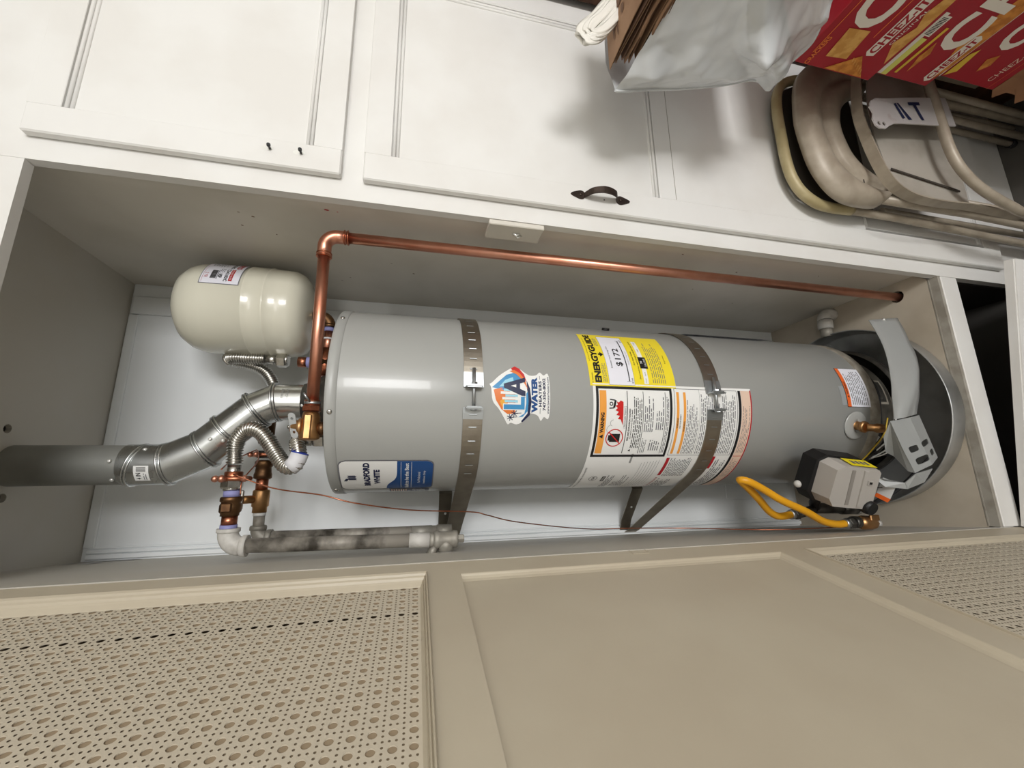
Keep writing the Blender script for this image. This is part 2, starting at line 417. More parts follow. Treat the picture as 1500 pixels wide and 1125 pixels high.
# moulded door slab: outer frame, recessed panel, beads
def slab_door(name, x0, x1, z0, z1, panels, label=None):
    b = MB(); y0, y1, yr = -.02, -.0005, -.013
    us = [x0, min(p[0] for p in panels), max(p[1] for p in panels), x1]
    b.box((x0, y0, z0), (us[1], y1, z1), 'white_paint', bev=.003); b.box((us[2], y0, z0), (x1, y1, z1), 'white_paint', bev=.003)
    zz = z0
    for (a, c, d, e) in sorted(panels, key=lambda p: p[2]):
        b.box((us[1]-.002, y0+.0003, zz if zz == z0 else zz), (us[2]+.002, y1, d), 'white_paint', bev=.001); zz = e
    b.box((us[1]-.002, y0+.0003, zz), (us[2]+.002, y1, z1), 'white_paint', bev=.001)
    o = link(name, b, cab)
    if label: tag(o, label)
    for (a, c, d, e) in panels:
        q = MB(); q.box((a-.001, yr, d-.001), (c+.001, y1-.001, e+.001), 'white_paint'); link('panel', q, o)
        for z, s_ in ((d, 1), (e, -1)):
            q = MB()
            for k in range(2):
                zc = z + s_*(.0055+.0085*k); q.tube([(a, yr-.001+.0015*k, zc), (c, yr-.001+.0015*k, zc)], .0042, 'white_paint', 8)
            link('bead', q, o)
        q = MB()
        for x, s_ in ((c, -1),):
            q.tube([(x-.006, yr-.001, d), (x-.006, yr-.001, e)], .0042, 'white_paint', 8); q.tube([(x-.0145, yr, d), (x-.0145, yr, e)], .0042, 'white_paint', 8)
        link('bead', q, o)
    return o
d1 = slab_door('door', .049, .72, 1.846, 2.433, [(.115, .655, 1.907, 2.376)], 'upper cream door with bare handle screws')
for z in (1.994, 1.931):
    q = MB(); q.tube([(.088, -.021, z), (.088, -.030, z-.001)], .0026, 'black', 8); q.tube([(.088, -.0285, z), (.088, -.033, z-.001)], .0040, 'black', 10)
    tag(link('screw', q, d1), 'bare black screw tip')
    q = MB(); Sheet(q, lambda u, v, h: (.0885+u, -.0203-h, z+v)).disc(0, .004 if z < 1.95 else .006, .006, 'slot_bright', 0, 16, ry=.013); link('scraped_patch', q, d1)
d2 = slab_door('door', .046, .72, -.30, 1.798, [(.118, .655, 1.027, 1.738), (.13, .655, -.22, .30)], 'lower cream door with dark iron pull')
q = MB(); q.box((.118, -.0206, .9755), (.716, -.0195, .9768), 'raw_edge'); link('seam', q, d2)
# spade-ended pull
pl = None
q = MB()
for z, s_ in ((1.262, 1), (1.150, -1)):
    pts = []
    for i in range(25):
        t = i/24*2*math.pi; r = .0125
        x = r*math.sin(t); y = r*math.cos(t)
        if y > 0: y = y*(1+1.25*(y/r)**3)
        pts.append((x, y))
    pts = pts[:-1]
    q.prism([(a, b_*s_) for a, b_ in pts], (.087, -.0205, z), (1, 0, 0), (0, 0, 1), .0022*1 if True else 0, 'iron')
    q.sphere((.087, -.0235, z+.001*s_), .004, 'iron', 6, (1, .5, 1))
hp = [(.087, -.022, 1.252), (.087, -.030, 1.247), (.087, -.044, 1.236), (.087, -.052, 1.216), (.087, -.053, 1.204), (.087, -.051, 1.190), (.087, -.043, 1.172), (.087, -.030, 1.164), (.087, -.022, 1.160)]
sp = spline(hp, 5)
for i in range(len(sp)-1):
    a, c = sp[i], sp[i+1]; wd = .0065+.003*math.sin(math.pi*i/len(sp))
    n_ = (c-a).cross(Vector((1, 0, 0))).normalized()*.0016
    vs = [a+Vector((wd, 0, 0))+n_, a-Vector((wd, 0, 0))+n_, a-Vector((wd, 0, 0))-n_, a+Vector((wd, 0, 0))-n_, c+Vector((wd, 0, 0))+n_, c-Vector((wd, 0, 0))+n_, c-Vector((wd, 0, 0))-n_, c+Vector((wd, 0, 0))-n_]
    q.add(vs, [(0, 1, 5, 4), (1, 2, 6, 5), (2, 3, 7, 6), (3, 0, 4, 7)], 'iron')
# prism extrudes along +Y (u x v = -Y): plates sit on the door face
tag(link('handle', q, d2), 'dark iron pull with spade-shaped ends')
q = MB(); q.tube([(.083, -.0199, 1.196), (.083, -.0206, 1.196)], .002, 'black', 8); link('screw_hole', q, d2)

# lower door hanging ajar
ang = math.atan2(-.115, .77); ux, uy = math.cos(ang), math.sin(ang); nx, ny = -uy, ux
def LD(a, d, z): return Vector((-.788 + ux*a + nx*d, -.003 + uy*a + ny*d, z))
def ld_box(b, a0, a1, d0, d1, z0, z1, m='white_paint'):
    b.add([LD(a0, d0, z0), LD(a1, d0, z0), LD(a1, d1, z0), LD(a0, d1, z0), LD(a0, d0, z1), LD(a1, d0, z1), LD(a1, d1, z1), LD(a0, d1, z1)], [(0, 3, 2, 1), (4, 5, 6, 7), (0, 1, 5, 4), (1, 2, 6, 5), (2, 3, 7, 6), (3, 0, 4, 7)], m)
b = MB(); ld_box(b, 0, .79, -.024, -.004, -.49, -.066); ld_box(b, .0, .79, -.027, -.024, -.12, -.07); tag(link('ajar_door', b, cab), 'lower closet door standing slightly ajar')
# lower compartment, its inner shade put in as near-black walls
b = MB(); b.box((-.80, .62, -.5), (XR, .66, -.03), 'void_shade'); b.box((-.80, .03, -.5), (-.79, .62, -.03), 'void_shade'); b.box((.0, .03, -.5), (.01, .62, -.03), 'void_shade'); b.box((-.79, .03, -.026), (0, .62, -.021), 'void_shade'); link('lower_compartment', b, cab)
b = MB(); b.tube([(-.021, .16, -.03), (-.021, .16, -.12), (-.10, .2, -.125), (-.6, .2, -.13)], .012, 'copper_joint', 12); 
tag(link('drain_pipe', b), 'dark copper pipe in the shadowed compartment below the platform', 'pipe')

# ------------------------------------------------------------------ open closet door with cane panels
PHI = .1984; su, cu_ = math.sin(PHI), math.cos(PHI)
def OD(d, z, h=0):   # d along the door from the hinge, h towards the closet interior side face (+X)
    return Vector((-.7916 - d*su + h*cu_, -d*cu_ - h*su - .0005, z))
od = thing('closet_door', 'open cream closet door with two cane-pattern vents and a plain middle panel', 'door', (-.7916, 0, -.1))
def od_box(mb, d0, d1, z0, z1, h0, h1, m='cream_paint'):
    mb.add([OD(d0, z0, h0), OD(d1, z0, h0), OD(d1, z1, h0), OD(d0, z1, h0), OD(d0, z0, h1), OD(d1, z0, h1), OD(d1, z1, h1), OD(d0, z1, h1)],
           [(0, 1, 2, 3), (7, 6, 5, 4), (0, 4, 5, 1), (1, 5, 6, 2), (2, 6, 7, 3), (3, 7, 4, 0)], m)
def od_mould(mb, d0, d1, z0, z1, prof, m='cream_paint', kd=1, k0=1, k1=1):
    """picture-frame moulding: prof = (inset, height) swept around a rectangle; kd/k0/k1 scale the inset at hinge side, bottom, top"""
    vs = []; n = len(prof)
    for i, h in prof: vs += [OD(d0+i*kd, z0+i*k0, h), OD(d1-i*kd, z0+i*k0, h), OD(d1-i*kd, z1-i*k1, h), OD(d0+i*kd, z1-i*k1, h)]
    fs = []
    for k in range(n-1):
        for j in range(4):
            a = k*4+j; b_ = k*4+(j+1) % 4; fs.append((a, b_, b_+4, a+4))
    mb.add(vs, fs, m)
DW = .78
b = MB()
od_box(b, 0, .056, -.08, 2.41, -.028, 0); od_box(b, DW-.056, DW, -.08, 2.41, -.028, 0)
link('stile', b, od)
for z0, z1 in ((2.36, 2.41), (1.566, 1.628), (.762, .832), (-.08, -.01)):
    b = MB(); od_box(b, .056, DW-.056, z0, z1, -.028, 0); link('rail', b, od)
b = MB(); od_box(b, .05, DW-.05, .825, 1.575, -.014, -.010); tag(link('plain_panel', b, od), 'plain recessed middle panel')
b = MB(); od_mould(b, .056, DW-.056, .832, 1.566, [(0, 0), (.002, -.001), (.004, -.004), (.008, -.0075), (.014, -.0098)], k0=1.3, k1=.1); link('panel_bevel', b, od)
b = MB(); od_box(b, .018, .0195, 1.145, 1.185, .0002, .0012); od_box(b, .0, .018, 1.145, 1.1465, .0002, .0012); od_box(b, .0, .018, 1.1835, 1.185, .0002, .0012); link('hinge_mortise', b, od)
P = .0207; RB, RS = .0049, .0016
def cane(d0, nd, z0, nz, name_label, slit=None):
    loops = [[(0, 0), (P, 0), (P, P), (0, P)]]
    loops[0] = [(0, 0), (P/3, 0)] ; loops = []
    sq = []
    # small holes on the cell edges are kept inside by shifting the cell a sixth of a pitch
    s_ = P/6
    outer = [(0, 0), (P, 0), (P, P), (0, P)]
    holes = []
    cx_, cy_ = P*2/3, P*2/3     # big hole centre inside the shifted cell
    holes.append([(cx_+RB*math.cos(-2*math.pi*i/16), cy_+RB*math.sin(-2*math.pi*i/16)) for i in range(16)])
    for i in range(3):
        for j in range(3):
            if i and j: continue
            x, y = s_+i*P/3, s_+j*P/3
            holes.append([(x+RS*math.cos(-2*math.pi*k/6), y+RS*math.sin(-2*math.pi*k/6)) for k in range(6)])
    flat = [p for l in [outer]+holes for p in l]
    tri = tessellate_polygon([[Vector((a, b_, 0)) for a, b_ in l] for l in [outer]+holes])
    T = []
    for t in tri:
        a, b_, c = (Vector((*flat[i], 0)) for i in t); T.append(t if (b_-a).cross(c-a).z > 0 else tuple(reversed(t)))
    nf = len(flat); b = MB(); vs = []; fs = []
    walls = []; o_ = 4
    for h in holes:
        n = len(h); walls += [(o_+i, o_+(i+1) % n) for i in range(n)]; o_ += n
    for i in range(nd):
        for j in range(nz):
            base = len(vs)
            vs += [OD(d0+i*P+a, z0+j*P+c, -.008) for a, c in flat]
            fs += [tuple(base+k for k in t) for t in T]
            vs += [OD(d0+i*P+a, z0+j*P+c, -.0093) for a, c in flat[4:20]]
            w0 = base+nf
            for k in range(16): fs.append((base+4+k, base+4+(k+1) % 16, w0+(k+1) % 16, w0+k))
    b.add(vs, fs, 'cane_board')
    return tag(link('cane_panel', b, od), name_label, kind='stuff')
# upper panel: big holes at z 1.6495 + k P and d .127 + k P
NZ_U = int((2.352-1.64)/P)+1; NZ_L = int((.745+.0)/P)+1
cane(.127-P*2/3-2*P, 30, 1.6495-P*2/3, NZ_U, 'upper perforated cane-pattern vent panel')
cane(.1215-P*2/3-2*P, 30, .7545-P*2/3-P*(NZ_L-1), NZ_L, 'lower perforated cane-pattern vent panel')
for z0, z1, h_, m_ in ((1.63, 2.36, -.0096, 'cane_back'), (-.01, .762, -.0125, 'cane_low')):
    b = MB(); od_box(b, .05, .1605, z0, z1, h_-.002, h_, m_); od_box(b, .1735, DW-.05, z0, z1, h_-.002, h_, m_); od_box(b, .05, DW-.05, z0, z1, -.024, -.022, 'cane_slit_shade'); link('backing_board', b, od)
b = MB(); od_mould(b, .052, DW-.052, 1.628, 2.36, [(0, 0), (.0005, .006), (.004, .009), (.008, .007), (.010, .003), (.013, .005), (.016, .003), (.018, -.001), (.0215, .0005), (.024, -.002), (.030, -.007), (.031, -.0082)], k0=.42, k1=.42); tag(link('cane_moulding', b, od), 'bright ribbed moulding around the upper vent')
b = MB(); od_mould(b, .052, DW-.052, -.01, .762, [(0, 0), (.002, .003), (.006, .004), (.010, .001), (.014, -.001), (.019, -.0082)], k1=.08); link('cane_moulding', b, od)

# ------------------------------------------------------------------ water heater
HX, HY, HR = -.406, .374, .26
def HS(th0, z0):
    """surface sheet on the jacket; u measured along the girth from angle th0 (deg), v up from z0"""
    def S(u, v, h=0):
        a = math.radians(th0) + u/HR; r = HR + .0007 + h
        return Vector((HX + r*math.sin(a), HY - r*math.cos(a), z0 + v))
    return S
def HP(th, z, r=HR):
    a = math.radians(th); return Vector((HX + r*math.sin(a), HY - r*math.cos(a), z))
heater = thing('water_heater', 'tall grey cylindrical gas water heater covered with stickers', 'water heater', (HX, HY, .0))
b = MB(); b._lathe([(HR-.004, .236), (HR, .24), (HR, 1.845)], Vector((HX, HY, 0)), Vector((0, 0, 1)), 'heater_grey', 160, True); link('jacket', b, heater)
b = MB(); b._lathe([(HR+.0005, 1.8420), (HR+.0020, 1.8428), (HR+.0022, 1.862), (HR+.001, 1.867), (HR-.003, 1.869)], Vector((HX, HY, 0)), Vector((0, 0, 1)), 'heater_rim', 160, True)
b._lathe([(HR-.003, 1.869), (.0, 1.869)], Vector((HX, HY, 0)), Vector((0, 0, 1)), 'heater_rim', 160, False); link('top_cap', b, heater)
b = MB(); b._lathe([(HR-.001, .243), (HR+.001, .240), (HR-.001, .196), (HR-.006, .190), (HR-.012, .190), (HR-.014, .205), (.207, .207), (.205, .06), (.19, .055)], Vector((HX, HY, 0)), Vector((0, 0, 1)), 'lip_metal', 96, True); link('bottom_lip', b, heater)
b = MB(); b._lathe([(.2065, .19), (.212, .187), (.212, .075), (.2065, .07)], Vector((HX, HY, 0)), Vector((0, 0, 1)), 'housing_dark', 96, True)
b._lathe([(.235, .070), (.245, .066), (.245, .045), (.0, .044)], Vector((HX, HY, 0)), Vector((0, 0, 1)), 'dark_steel', 96, True)
link('burner_housing', b, heater)
for a in (-35, 90, 205):
    b = MB(); b.tube([HP(a, .046, .21), HP(a, .009, .21)], .014, 'dark_steel', 10); link('leg', b, heater)
for a in (-71, -15, 46.8, 110, 170):
    b = MB(); p = HP(a, 1.855, HR+.001); n_ = (p-Vector((HX, HY, 1.855))).normalized()
    b.lathe([(.0062, 0), (.0062, .0018), (.005, .0038), (.0025, .0046)], p, n_, 'steel', 14); b.tube([p+n_*.004, p+n_*.0052], .0018, 'ink_grey', 6); link('screw', b, heater)
# hot and cold nipples on the top
b = MB()
b.lathe([(.021, 1.868), (.021, 1.874), (.0165, 1.876), (.0165, 1.905), (.02, 1.907), (.02, 1.928)], (-.526, .215, 0), (0, 0, 1), 'steel', 20); link('nipple', b, heater)
b = MB(); b.lathe([(.021, 1.868), (.021, 1.874), (.0165, 1.876), (.0165, 1.905)], (-.281, .42, 0), (0, 0, 1), 'dark_brass', 20); link('nipple', b, heater)

# --- energy label (yellow)
b = MB(); T0, T1 = 3.6, 47; W_ = math.radians(T1-T0)*HR; H_ = .262
s_ = Sheet(b, HS(T0, .942))
s_.rect(0, W_, 0, H_, 'energy_yellow', 0)
s_.rect(.004, W_-.012, .128, .205, 'paper_white', .0003); s_.frame(.004, W_-.012, .128, .205, .0006, 'ink_grey', .0005)
s_.text('ENERGYGUIDE', .010, W_-.006, .226, .246, 'ink', .0006, .05)
s_.rect(.098, .104, .212, .222, 'ink', .0006); s_.poly([(.092, .217), (.110, .217), (.101, .206)], 'ink', .0008)
s_.lines(.012, .07, .209, .223, 4, 'ink_grey', .0006); s_.lines(.135, .175, .211, .223, 3, 'ink_grey', .0006)
s_.text('U.S. Government', .008, .038, .2515, .2555, 'ink', .0006, 0); s_.text('Federal law prohibits removal of this label', .075, .17, .2515, .2550, 'ink', .0006, 0)
s_.text('Estimated Yearly Energy Cost', .055, .135, .186, .192, 'ink', .0006, .01)
s_.text('$172', .062, .128, .152, .174, 'ink', .0006, .02, 1.1)
s_.line((.016, .143), (.165, .143), .003, 'ink', .0006); s_.line((.016, .138), (.016, .15), .0008, 'ink', .0006); s_.line((.165, .138), (.165, .15), .0008, 'ink', .0006)
s_.text('$160', .010, .026, .131, .136, 'ink', .0006); s_.text('$217', .158, .172, .131, .136, 'ink', .0006); s_.text('Cost Range of Similar Models', .068, .118, .133, .136, 'ink', .0006, 0)
s_.text('First Hour Rating', .068, .118, .114, .120, 'ink', .0006, .01); s_.text('(How much hot water you get in the first hour of use)', .024, .166, .104, .110, 'ink', .0006, .01)
s_.rect(.010, .168, .084, .098, 'white_print', .0003); s_.rect(.058, .098, .077, .101, 'ink', .0005)
s_.text('70', .074, .083, .091, .097, 'white_print', .0008); s_.text('GALLONS', .064, .092, .080, .086, 'white_print', .0008, 0)
for u, t_ in ((.013, 'very small'), (.034, 'low'), (.118, 'medium'), (.150, 'high')): s_.text(t_, u, u+.013, .089, .093, 'ink', .0006, 0)
s_.lines(.014, .165, .028, .072, 7, 'ink_grey', .0006, .3); s_.text('ftc.gov/energy', .078, .110, .014, .019, 'ink', .0006, 0)
tag(link('energy_label', b, heater), 'yellow energy cost label showing $172')

# --- the big white warning label
b = MB(); T0, T1 = -84, 5.2; W_ = math.radians(T1-T0)*HR; Z0 = .692; H_ = 1.197-Z0; s_ = Sheet(b, HS(T0, Z0))
def uu(th): return math.radians(th-T0)*HR
s_.rect(0, W_, 0, H_, 'white_print', 0)
zz = lambda z: z-Z0
# main warning block
u0, u1, v0, v1 = uu(-41), uu(3.6), zz(.958), zz(1.189)
s_.frame(u0, u1, v0, v1, .0075, 'ink', .0004)
u0 += .012; u1 -= .012; v0 += .009; v1 -= .010
s_.rect(u0, u1, v1-.020, v1, 'orange_band', .0005)
s_.text('WARNING', u0+.062, u0+.118, v1-.015, v1-.004, 'ink', .0008, .05)
s_.poly([(u0+.046, v1-.015), (u0+.058, v1-.015), (u0+.052, v1-.004)], 'ink', .0008)
s_.rect(u0, u1, v1-.083, v1-.081, 'ink', .0006)
# fuel can with prohibition ring
s_.rect(u0+.036, u0+.060, v1-.066, v1-.036, 'ink', .0006); s_.rect(u0+.040, u0+.056, v1-.036, v1-.031, 'ink', .0006)
s_.ring(u0+.048, v1-.050, .026, .0028, 'red_print', .0009); s_.line((u0+.031, v1-.068), (u0+.065, v1-.032), .0028, 'red_print', .0010)
s_.ring(u0+.072, v1-.036, .012, .0007, 'ink', .0006, 16, .2, 3.4); s_.ring(u0+.090, v1-.042, .009, .0007, 'ink', .0006, 16, .0, 2.8)
# flames and falling figure
s_.poly([(u0+.084, v1-.070), (u0+.148, v1-.070), (u0+.152, v1-.062), (u0+.146, v1-.056), (u0+.149, v1-.050), (u0+.140, v1-.053), (u0+.137, v1-.046), (u0+.131, v1-.053), (u0+.125, v1-.046), (u0+.121, v1-.056), (u0+.112, v1-.049), (u0+.110, v1-.060), (u0+.101, v1-.054), (u0+.100, v1-.063)], 'red_print', .0006)
s_.disc(u0+.142, v1-.034, .0055, 'ink', .0009, 14); s_.disc(u0+.142, v1-.034, .003, 'white_print', .0011, 10)
s_.line((u0+.132, v1-.042), (u0+.152, v1-.047), .006, 'ink', .0008); s_.line((u0+.131, v1-.042), (u0+.130, v1-.028), .003, 'ink', .0008); s_.line((u0+.152, v1-.046), (u0+.154, v1-.030), .003, 'ink', .0008)
s_.text('Flammable Vapors', u0+.080, u0+.132, v1-.079, v1-.0735, 'ink', .0008, 0); s_.frame(u0+.076, u0+.136, v1-.080, v1-.0725, .0005, 'ink_grey', .0006)
s_.text('FIRE AND EXPLOSION HAZARD', u0+.040, u0+.130, v1-.092, v1-.087, 'ink', .0008, .03); s_.text('Can result in serious injury or death.', u0+.045, u0+.128, v1-.0995, v1-.0945, 'ink', .0008, .02)
s_.poly([(u0+.006, v1-.105), (u0+.014, v1-.105), (u0+.010, v1-.098)], 'ink', .0008)
s_.lines(u0+.018, u1-.012, v1-.128, v1-.101, 5, 'ink', .0008, .42, .1)
s_.rect(u0, u1, v1-.1315, v1-.130, 'ink', .0006)
s_.lines(u0+.003, u0+.048, v1-.150, v1-.134, 3, 'ink_grey', .0008); s_.lines(u0+.066, u1-.012, v1-.164, v1-.134, 5, 'ink_grey', .0008, .42, .35)
s_.lines(u0+.010, u0+.058, v1-.192, v1-.158, 5, 'ink_grey', .0008, .4, .5); s_.lines(u0+.072, u1-.008, v1-.196, v1-.170, 4, 'ink_grey', .0008, .42, .5)
s_.rect(u0, u1, v1-.200, v1-.1985, 'ink', .0006); s_.lines(u0+.003, u1-.006, v0+.001, v1-.202, 2, 'ink_grey', .0008, .45, .1)
# rating plate left of it
s_.text('AUTOMATIC STORAGE TANK WATER HEATER', uu(-80), uu(-50), zz(1.184), zz(1.189), 'ink', .0005, 0)
s_.ring(uu(-62), zz(1.150), .013, .0013, 'ink', .0005); s_.text('CSA', uu(-64), uu(-60), zz(1.146), zz(1.154), 'ink', .0006)
s_.rect(uu(-66), uu(-59.5), zz(1.112), zz(1.123), 'ink', .0005); s_.text('LISTED', uu(-65.4), uu(-60), zz(1.115), zz(1.120), 'white_print', .0007)
s_.lines(uu(-78), uu(-52), zz(1.085), zz(1.108), 4, 'ink_grey', .0005, .4, .5); s_.lines(uu(-76), uu(-56), zz(1.035), zz(1.078), 7, 'ink_grey', .0005, .35, .6)
for k in range(14): s_.rect(uu(-46)+k*.0024, uu(-46)+k*.0024+.0012, zz(1.058), zz(1.064), 'ink', .0005)
for k in range(7): s_.rect(uu(-80+k), uu(-46+k*.4), zz(1.022-k*.009), zz(1.0228-k*.009), 'ink_grey', .0005)
# second block: orange bars and small print
u0, u1 = uu(-40), uu(3.6)
s_.frame(u0, u1, zz(.742), zz(.951), .0012, 'ink', .0005)
s_.rect(u0+.006, u1-.010, zz(.936), zz(.944), 'orange_band', .0006); s_.text('WARNING', u0+.085, u0+.115, zz(.9375), zz(.9425), 'ink', .0008)
s_.text('FOR YOUR SAFETY', u0+.085, u0+.125, zz(.929), zz(.933), 'ink', .0006)
s_.rect(u0+.006, u1-.010, zz(.914), zz(.922), 'orange_band', .0006); s_.text('WARNING', u0+.075, u0+.105, zz(.9155), zz(.9205), 'ink', .0008)
s_.lines(u0+.006, u1-.02, zz(.872), zz(.912), 8, 'ink_grey', .0006, .4, .4); s_.rect(u0+.01, u1, zz(.869), zz(.8695), 'ink', .0006)
s_.lines(u0+.006, u1-.008, zz(.748), zz(.866), 20, 'ink_grey', .0006, .4, .25)
# red bars block further left
s_.rect(uu(-59), uu(-42), zz(.938), zz(.948), 'dark_red_print', .0006); s_.text('CAUTION', uu(-80), uu(-62), zz(.940), zz(.946), 'dark_red_print', .0006)
s_.lines(uu(-60), uu(-42), zz(.862), zz(.934), 13, 'ink_grey', .0006, .4, .15); s_.lines(uu(-82), uu(-63), zz(.885), zz(.934), 6, 'ink_grey', .0006, .4, .4)
s_.rect(uu(-52), uu(-41), zz(.786), zz(.796), 'dark_red_print', .0006); s_.lines(uu(-80), uu(-42), zz(.745), zz(.782), 5, 'ink_grey', .0006, .4, .3)
# black rule, peach strip with red edge
s_.rect(uu(-82), u1, zz(.729), zz(.738), 'ink', .0005)
s_.rect(uu(-82), u1, zz(.6965), zz(.728), 'peach', .0004); s_.rect(uu(-82), u1+.002, zz(.6925), zz(.6965), 'dark_red_print', .0005)
s_.lines(uu(-38), u1-.03, zz(.6985), zz(.7245), 5, 'ink_grey', .0006, .3, .5); s_.lines(uu(-62), uu(-42), zz(.6985), zz(.7245), 5, 'ink_grey', .0006, .3, .2); s_.rect(uu(-41), uu(-40.6), zz(.698), zz(.727), 'red_print', .0006)
tag(link('warning_label', b, heater), 'big white safety label framed in black with an orange warning bar')

# --- brand plate
b = MB(); T0, T1 = -71.8, -42.6; W_ = math.radians(T1-T0)*HR; s_ = Sheet(b, HS(T0, 1.609)); H_ = .232
def rr(u0, u1, v0, v1, r, n=6):
    p = []
    for cx_, cy_, a0 in ((u1-r, v1-r, 0), (u0+r, v1-r, 90), (u0+r, v0+r, 180), (u1-r, v0+r, 270)):
        p += [(cx_+r*math.cos(math.radians(a0+90*i/n)), cy_+r*math.sin(math.radians(a0+90*i/n))) for i in range(n+1)]
    return p
def strips(s_, pts_fn, u0, u1, m, h, n=16):
    vs = []
    for i in range(n+1):
        u = u0+(u1-u0)*i/n; lo_, hi_ = pts_fn(u); vs += [s_.S(u, lo_, h), s_.S(u, hi_, h)]
    s_.mb.add(vs, [(2*i, 2*i+2, 2*i+3, 2*i+1) for i in range(n)], m)
def rrf(u0, u1, v0, v1, r):
    def f(u):
        e = max(0, r-(u-u0), r-(u1-u)); d = r-math.sqrt(max(0, r*r-e*e)); return v0+d, v1-d
    return f
strips(s_, rrf(0, W_, 0, H_, .018), 0, W_, 'ink_grey', 0, 40); strips(s_, rrf(.003, W_-.003, .003, H_-.003, .016), .003, W_-.003, 'white_print', .0004, 40)
def bluef(u):
    lo_, hi_ = rrf(.003, W_-.003, .003, H_-.003, .016)(u); t = u/W_
    return lo_, .092+.028*(1/(1+math.exp((t-.35)*14)))
strips(s_, bluef, .003, W_-.003, 'brand_blue', .0006, 40)
s_.text('BRADFORD', .026, W_-.008, .158, .174, 'navy', .0007, .06); s_.text('WHITE', .036, W_-.032, .134, .149, 'navy', .0007, .06)
for k in range(3): s_.poly([(W_*.44+k*.007, .190), (W_*.44+.006+k*.007, .194), (W_*.44+.006+k*.007, .213), (W_*.44+k*.007, .209)], 'navy', .0007)
s_.poly([(W_*.40, .214), (W_*.40+.012, .209), (W_*.40+.012, .216), (W_*.40, .222)], 'navy', .0007)
s_.text('Built to be the Best', .010, W_-.010, .063, .073, 'white_print', .0010, .02)
s_.rect(.008, W_-.006, .082, .0828, 'white_print', .0010); s_.rect(.008, W_-.006, .056, .0568, 'white_print', .0010)
s_.text('For Professional', .040, .090, .034, .041, 'white_print', .0010, 0); s_.text('Installation Only', .035, .095, .020, .027, 'white_print', .0010, 0)
tag(link('brand_plate', b, heater), 'white and blue maker plate near the top')
b = MB(); s_ = Sheet(b, HS(-79.5, 1.617)); s_.rect(0, .032, 0, .105, 'navy', 0)
for k in range(7): s_.rect(.004, .028, .060+k*.0062, .0635+k*.0062, 'peach', .0004)
s_.text('MADE IN USA', .006, .026, .012, .045, 'white_print', .0004, 0, rot=1)
tag(link('flag_sticker', b, heater), 'small striped flag sticker below the maker plate')

# --- contractor sticker, die cut
b = MB(); s_ = Sheet(b, HS(0, 1.392))
# design drawn in photo-independent units: a = across (right), c = up; centre at 0
def CS(a, c): return (a*.00102-.012, c*.00102)
out = [(-60, 62), (-30, 72), (2, 80), (8, 88), (13, 80), (30, 64), (48, 42), (62, 8), (60, -8), (50, -22), (44, -32), (50, -48), (62, -54), (50, -62), (46, -70), (46, -76), (-46, -78), (-62, -70), (-68, -58), (-54, -52), (-40, -44), (-46, -20), (-62, 0), (-72, 22), (-66, 44)]
_ol = [Vector((a, c, 0)) for a, c in [(-62, 48), (-40, 62), (-20, 78), (12, 82), (22, 86), (26, 80), (44, 62), (60, 40), (70, 22), (66, 8), (54, -8), (48, -20), (50, -36), (58, -46), (50, -56), (48, -70), (-56, -70), (-58, -56), (-68, -48), (-56, -40), (-50, -26), (-52, -12), (-72, 2), (-78, 16), (-74, 30), (-78, 38)]]
_n = len(_ol); _sm = []
for _i in range(_n):
    a_, b_, c_, d_ = (_ol[(_i+k) % _n] for k in (-1, 0, 1, 2))
    for k in range(4):
        t = k/4; _sm.append((.5*((2*b_)+(c_-a_)*t+(2*a_-5*b_+4*c_-d_)*t*t+(3*b_-a_-3*c_+d_)*t**3)).to_2d())
s_.poly([CS(p.x, p.y) for p in _sm], 'white_print', 0)
s_.poly([CS(*p) for p in [(-52, 40), (-40, 56), (-18, 70), (8, 76), (14, 56), (-2, 20), (-50, 20)]], 'logo_orange', .0004)
s_.poly([CS(*p) for p in [(-44, 44), (-30, 56), (-20, 60), (-12, 48), (-34, 36)]], 'logo_gold', .0005)
s_.poly([CS(*p) for p in [(14, 80), (30, 62), (48, 42), (54, 22), (46, 4), (34, -2), (20, 20), (8, 50)]], 'logo_blue', .0004)
s_.poly([CS(*p) for p in [(16, 62), (34, 46), (42, 26), (30, 24), (18, 40)]], 'logo_light', .0006)
for k, h_ in enumerate((40, 48, 54, 46, 58, 50, 44)): s_.rect(*[CS(-30+k*7, 0)[0], CS(-24+k*7, 0)[0]], CS(0, 14)[1], CS(0, h_)[1], 'logo_light' if k % 2 else 'white_print', .0007)
s_.poly([CS(*p) for p in [(-42, 52), (-26, 52), (-26, 8), (-6, 8), (-6, -6), (-42, -6)]], 'white_print', .0009)
s_.poly([CS(*p) for p in [(-40, 50), (-28, 50), (-28, 6), (-8, 6), (-8, -4), (-40, -4)]], 'logo_blue', .0011)
s_.poly([CS(*p) for p in [(-10, -6), (6, -6), (12, 8), (26, 8), (30, -6), (42, -6), (24, 50), (14, 50)]], 'navy', .0009)
s_.poly([CS(*p) for p in [(15, 18), (23, 18), (19, 32)]], 'white_print', .0011)
s_.poly([CS(*p) for p in [(66, 30), (72, 20), (66, 8), (50, -4), (30, -10), (46, 2), (56, 14), (60, 26)]], 'red_print', .0006)
s_.poly([CS(*p) for p in [(58, 34), (62, 22), (54, 8), (36, -6), (12, -12), (36, 2), (50, 16)]], 'logo_orange', .0008)
s_.poly([CS(*p) for p in [(14, -10), (-20, -14), (-50, -12), (-70, 4), (-72, 0), (-54, -18), (-20, -22), (14, -18), (34, -10)]], 'navy', .0006)
s_.poly([CS(*p) for p in [(0, -8), (-24, -8), (-50, -4), (-60, 12), (-58, 0), (-44, -12), (-20, -14), (6, -12)]], 'logo_blue', .0008)
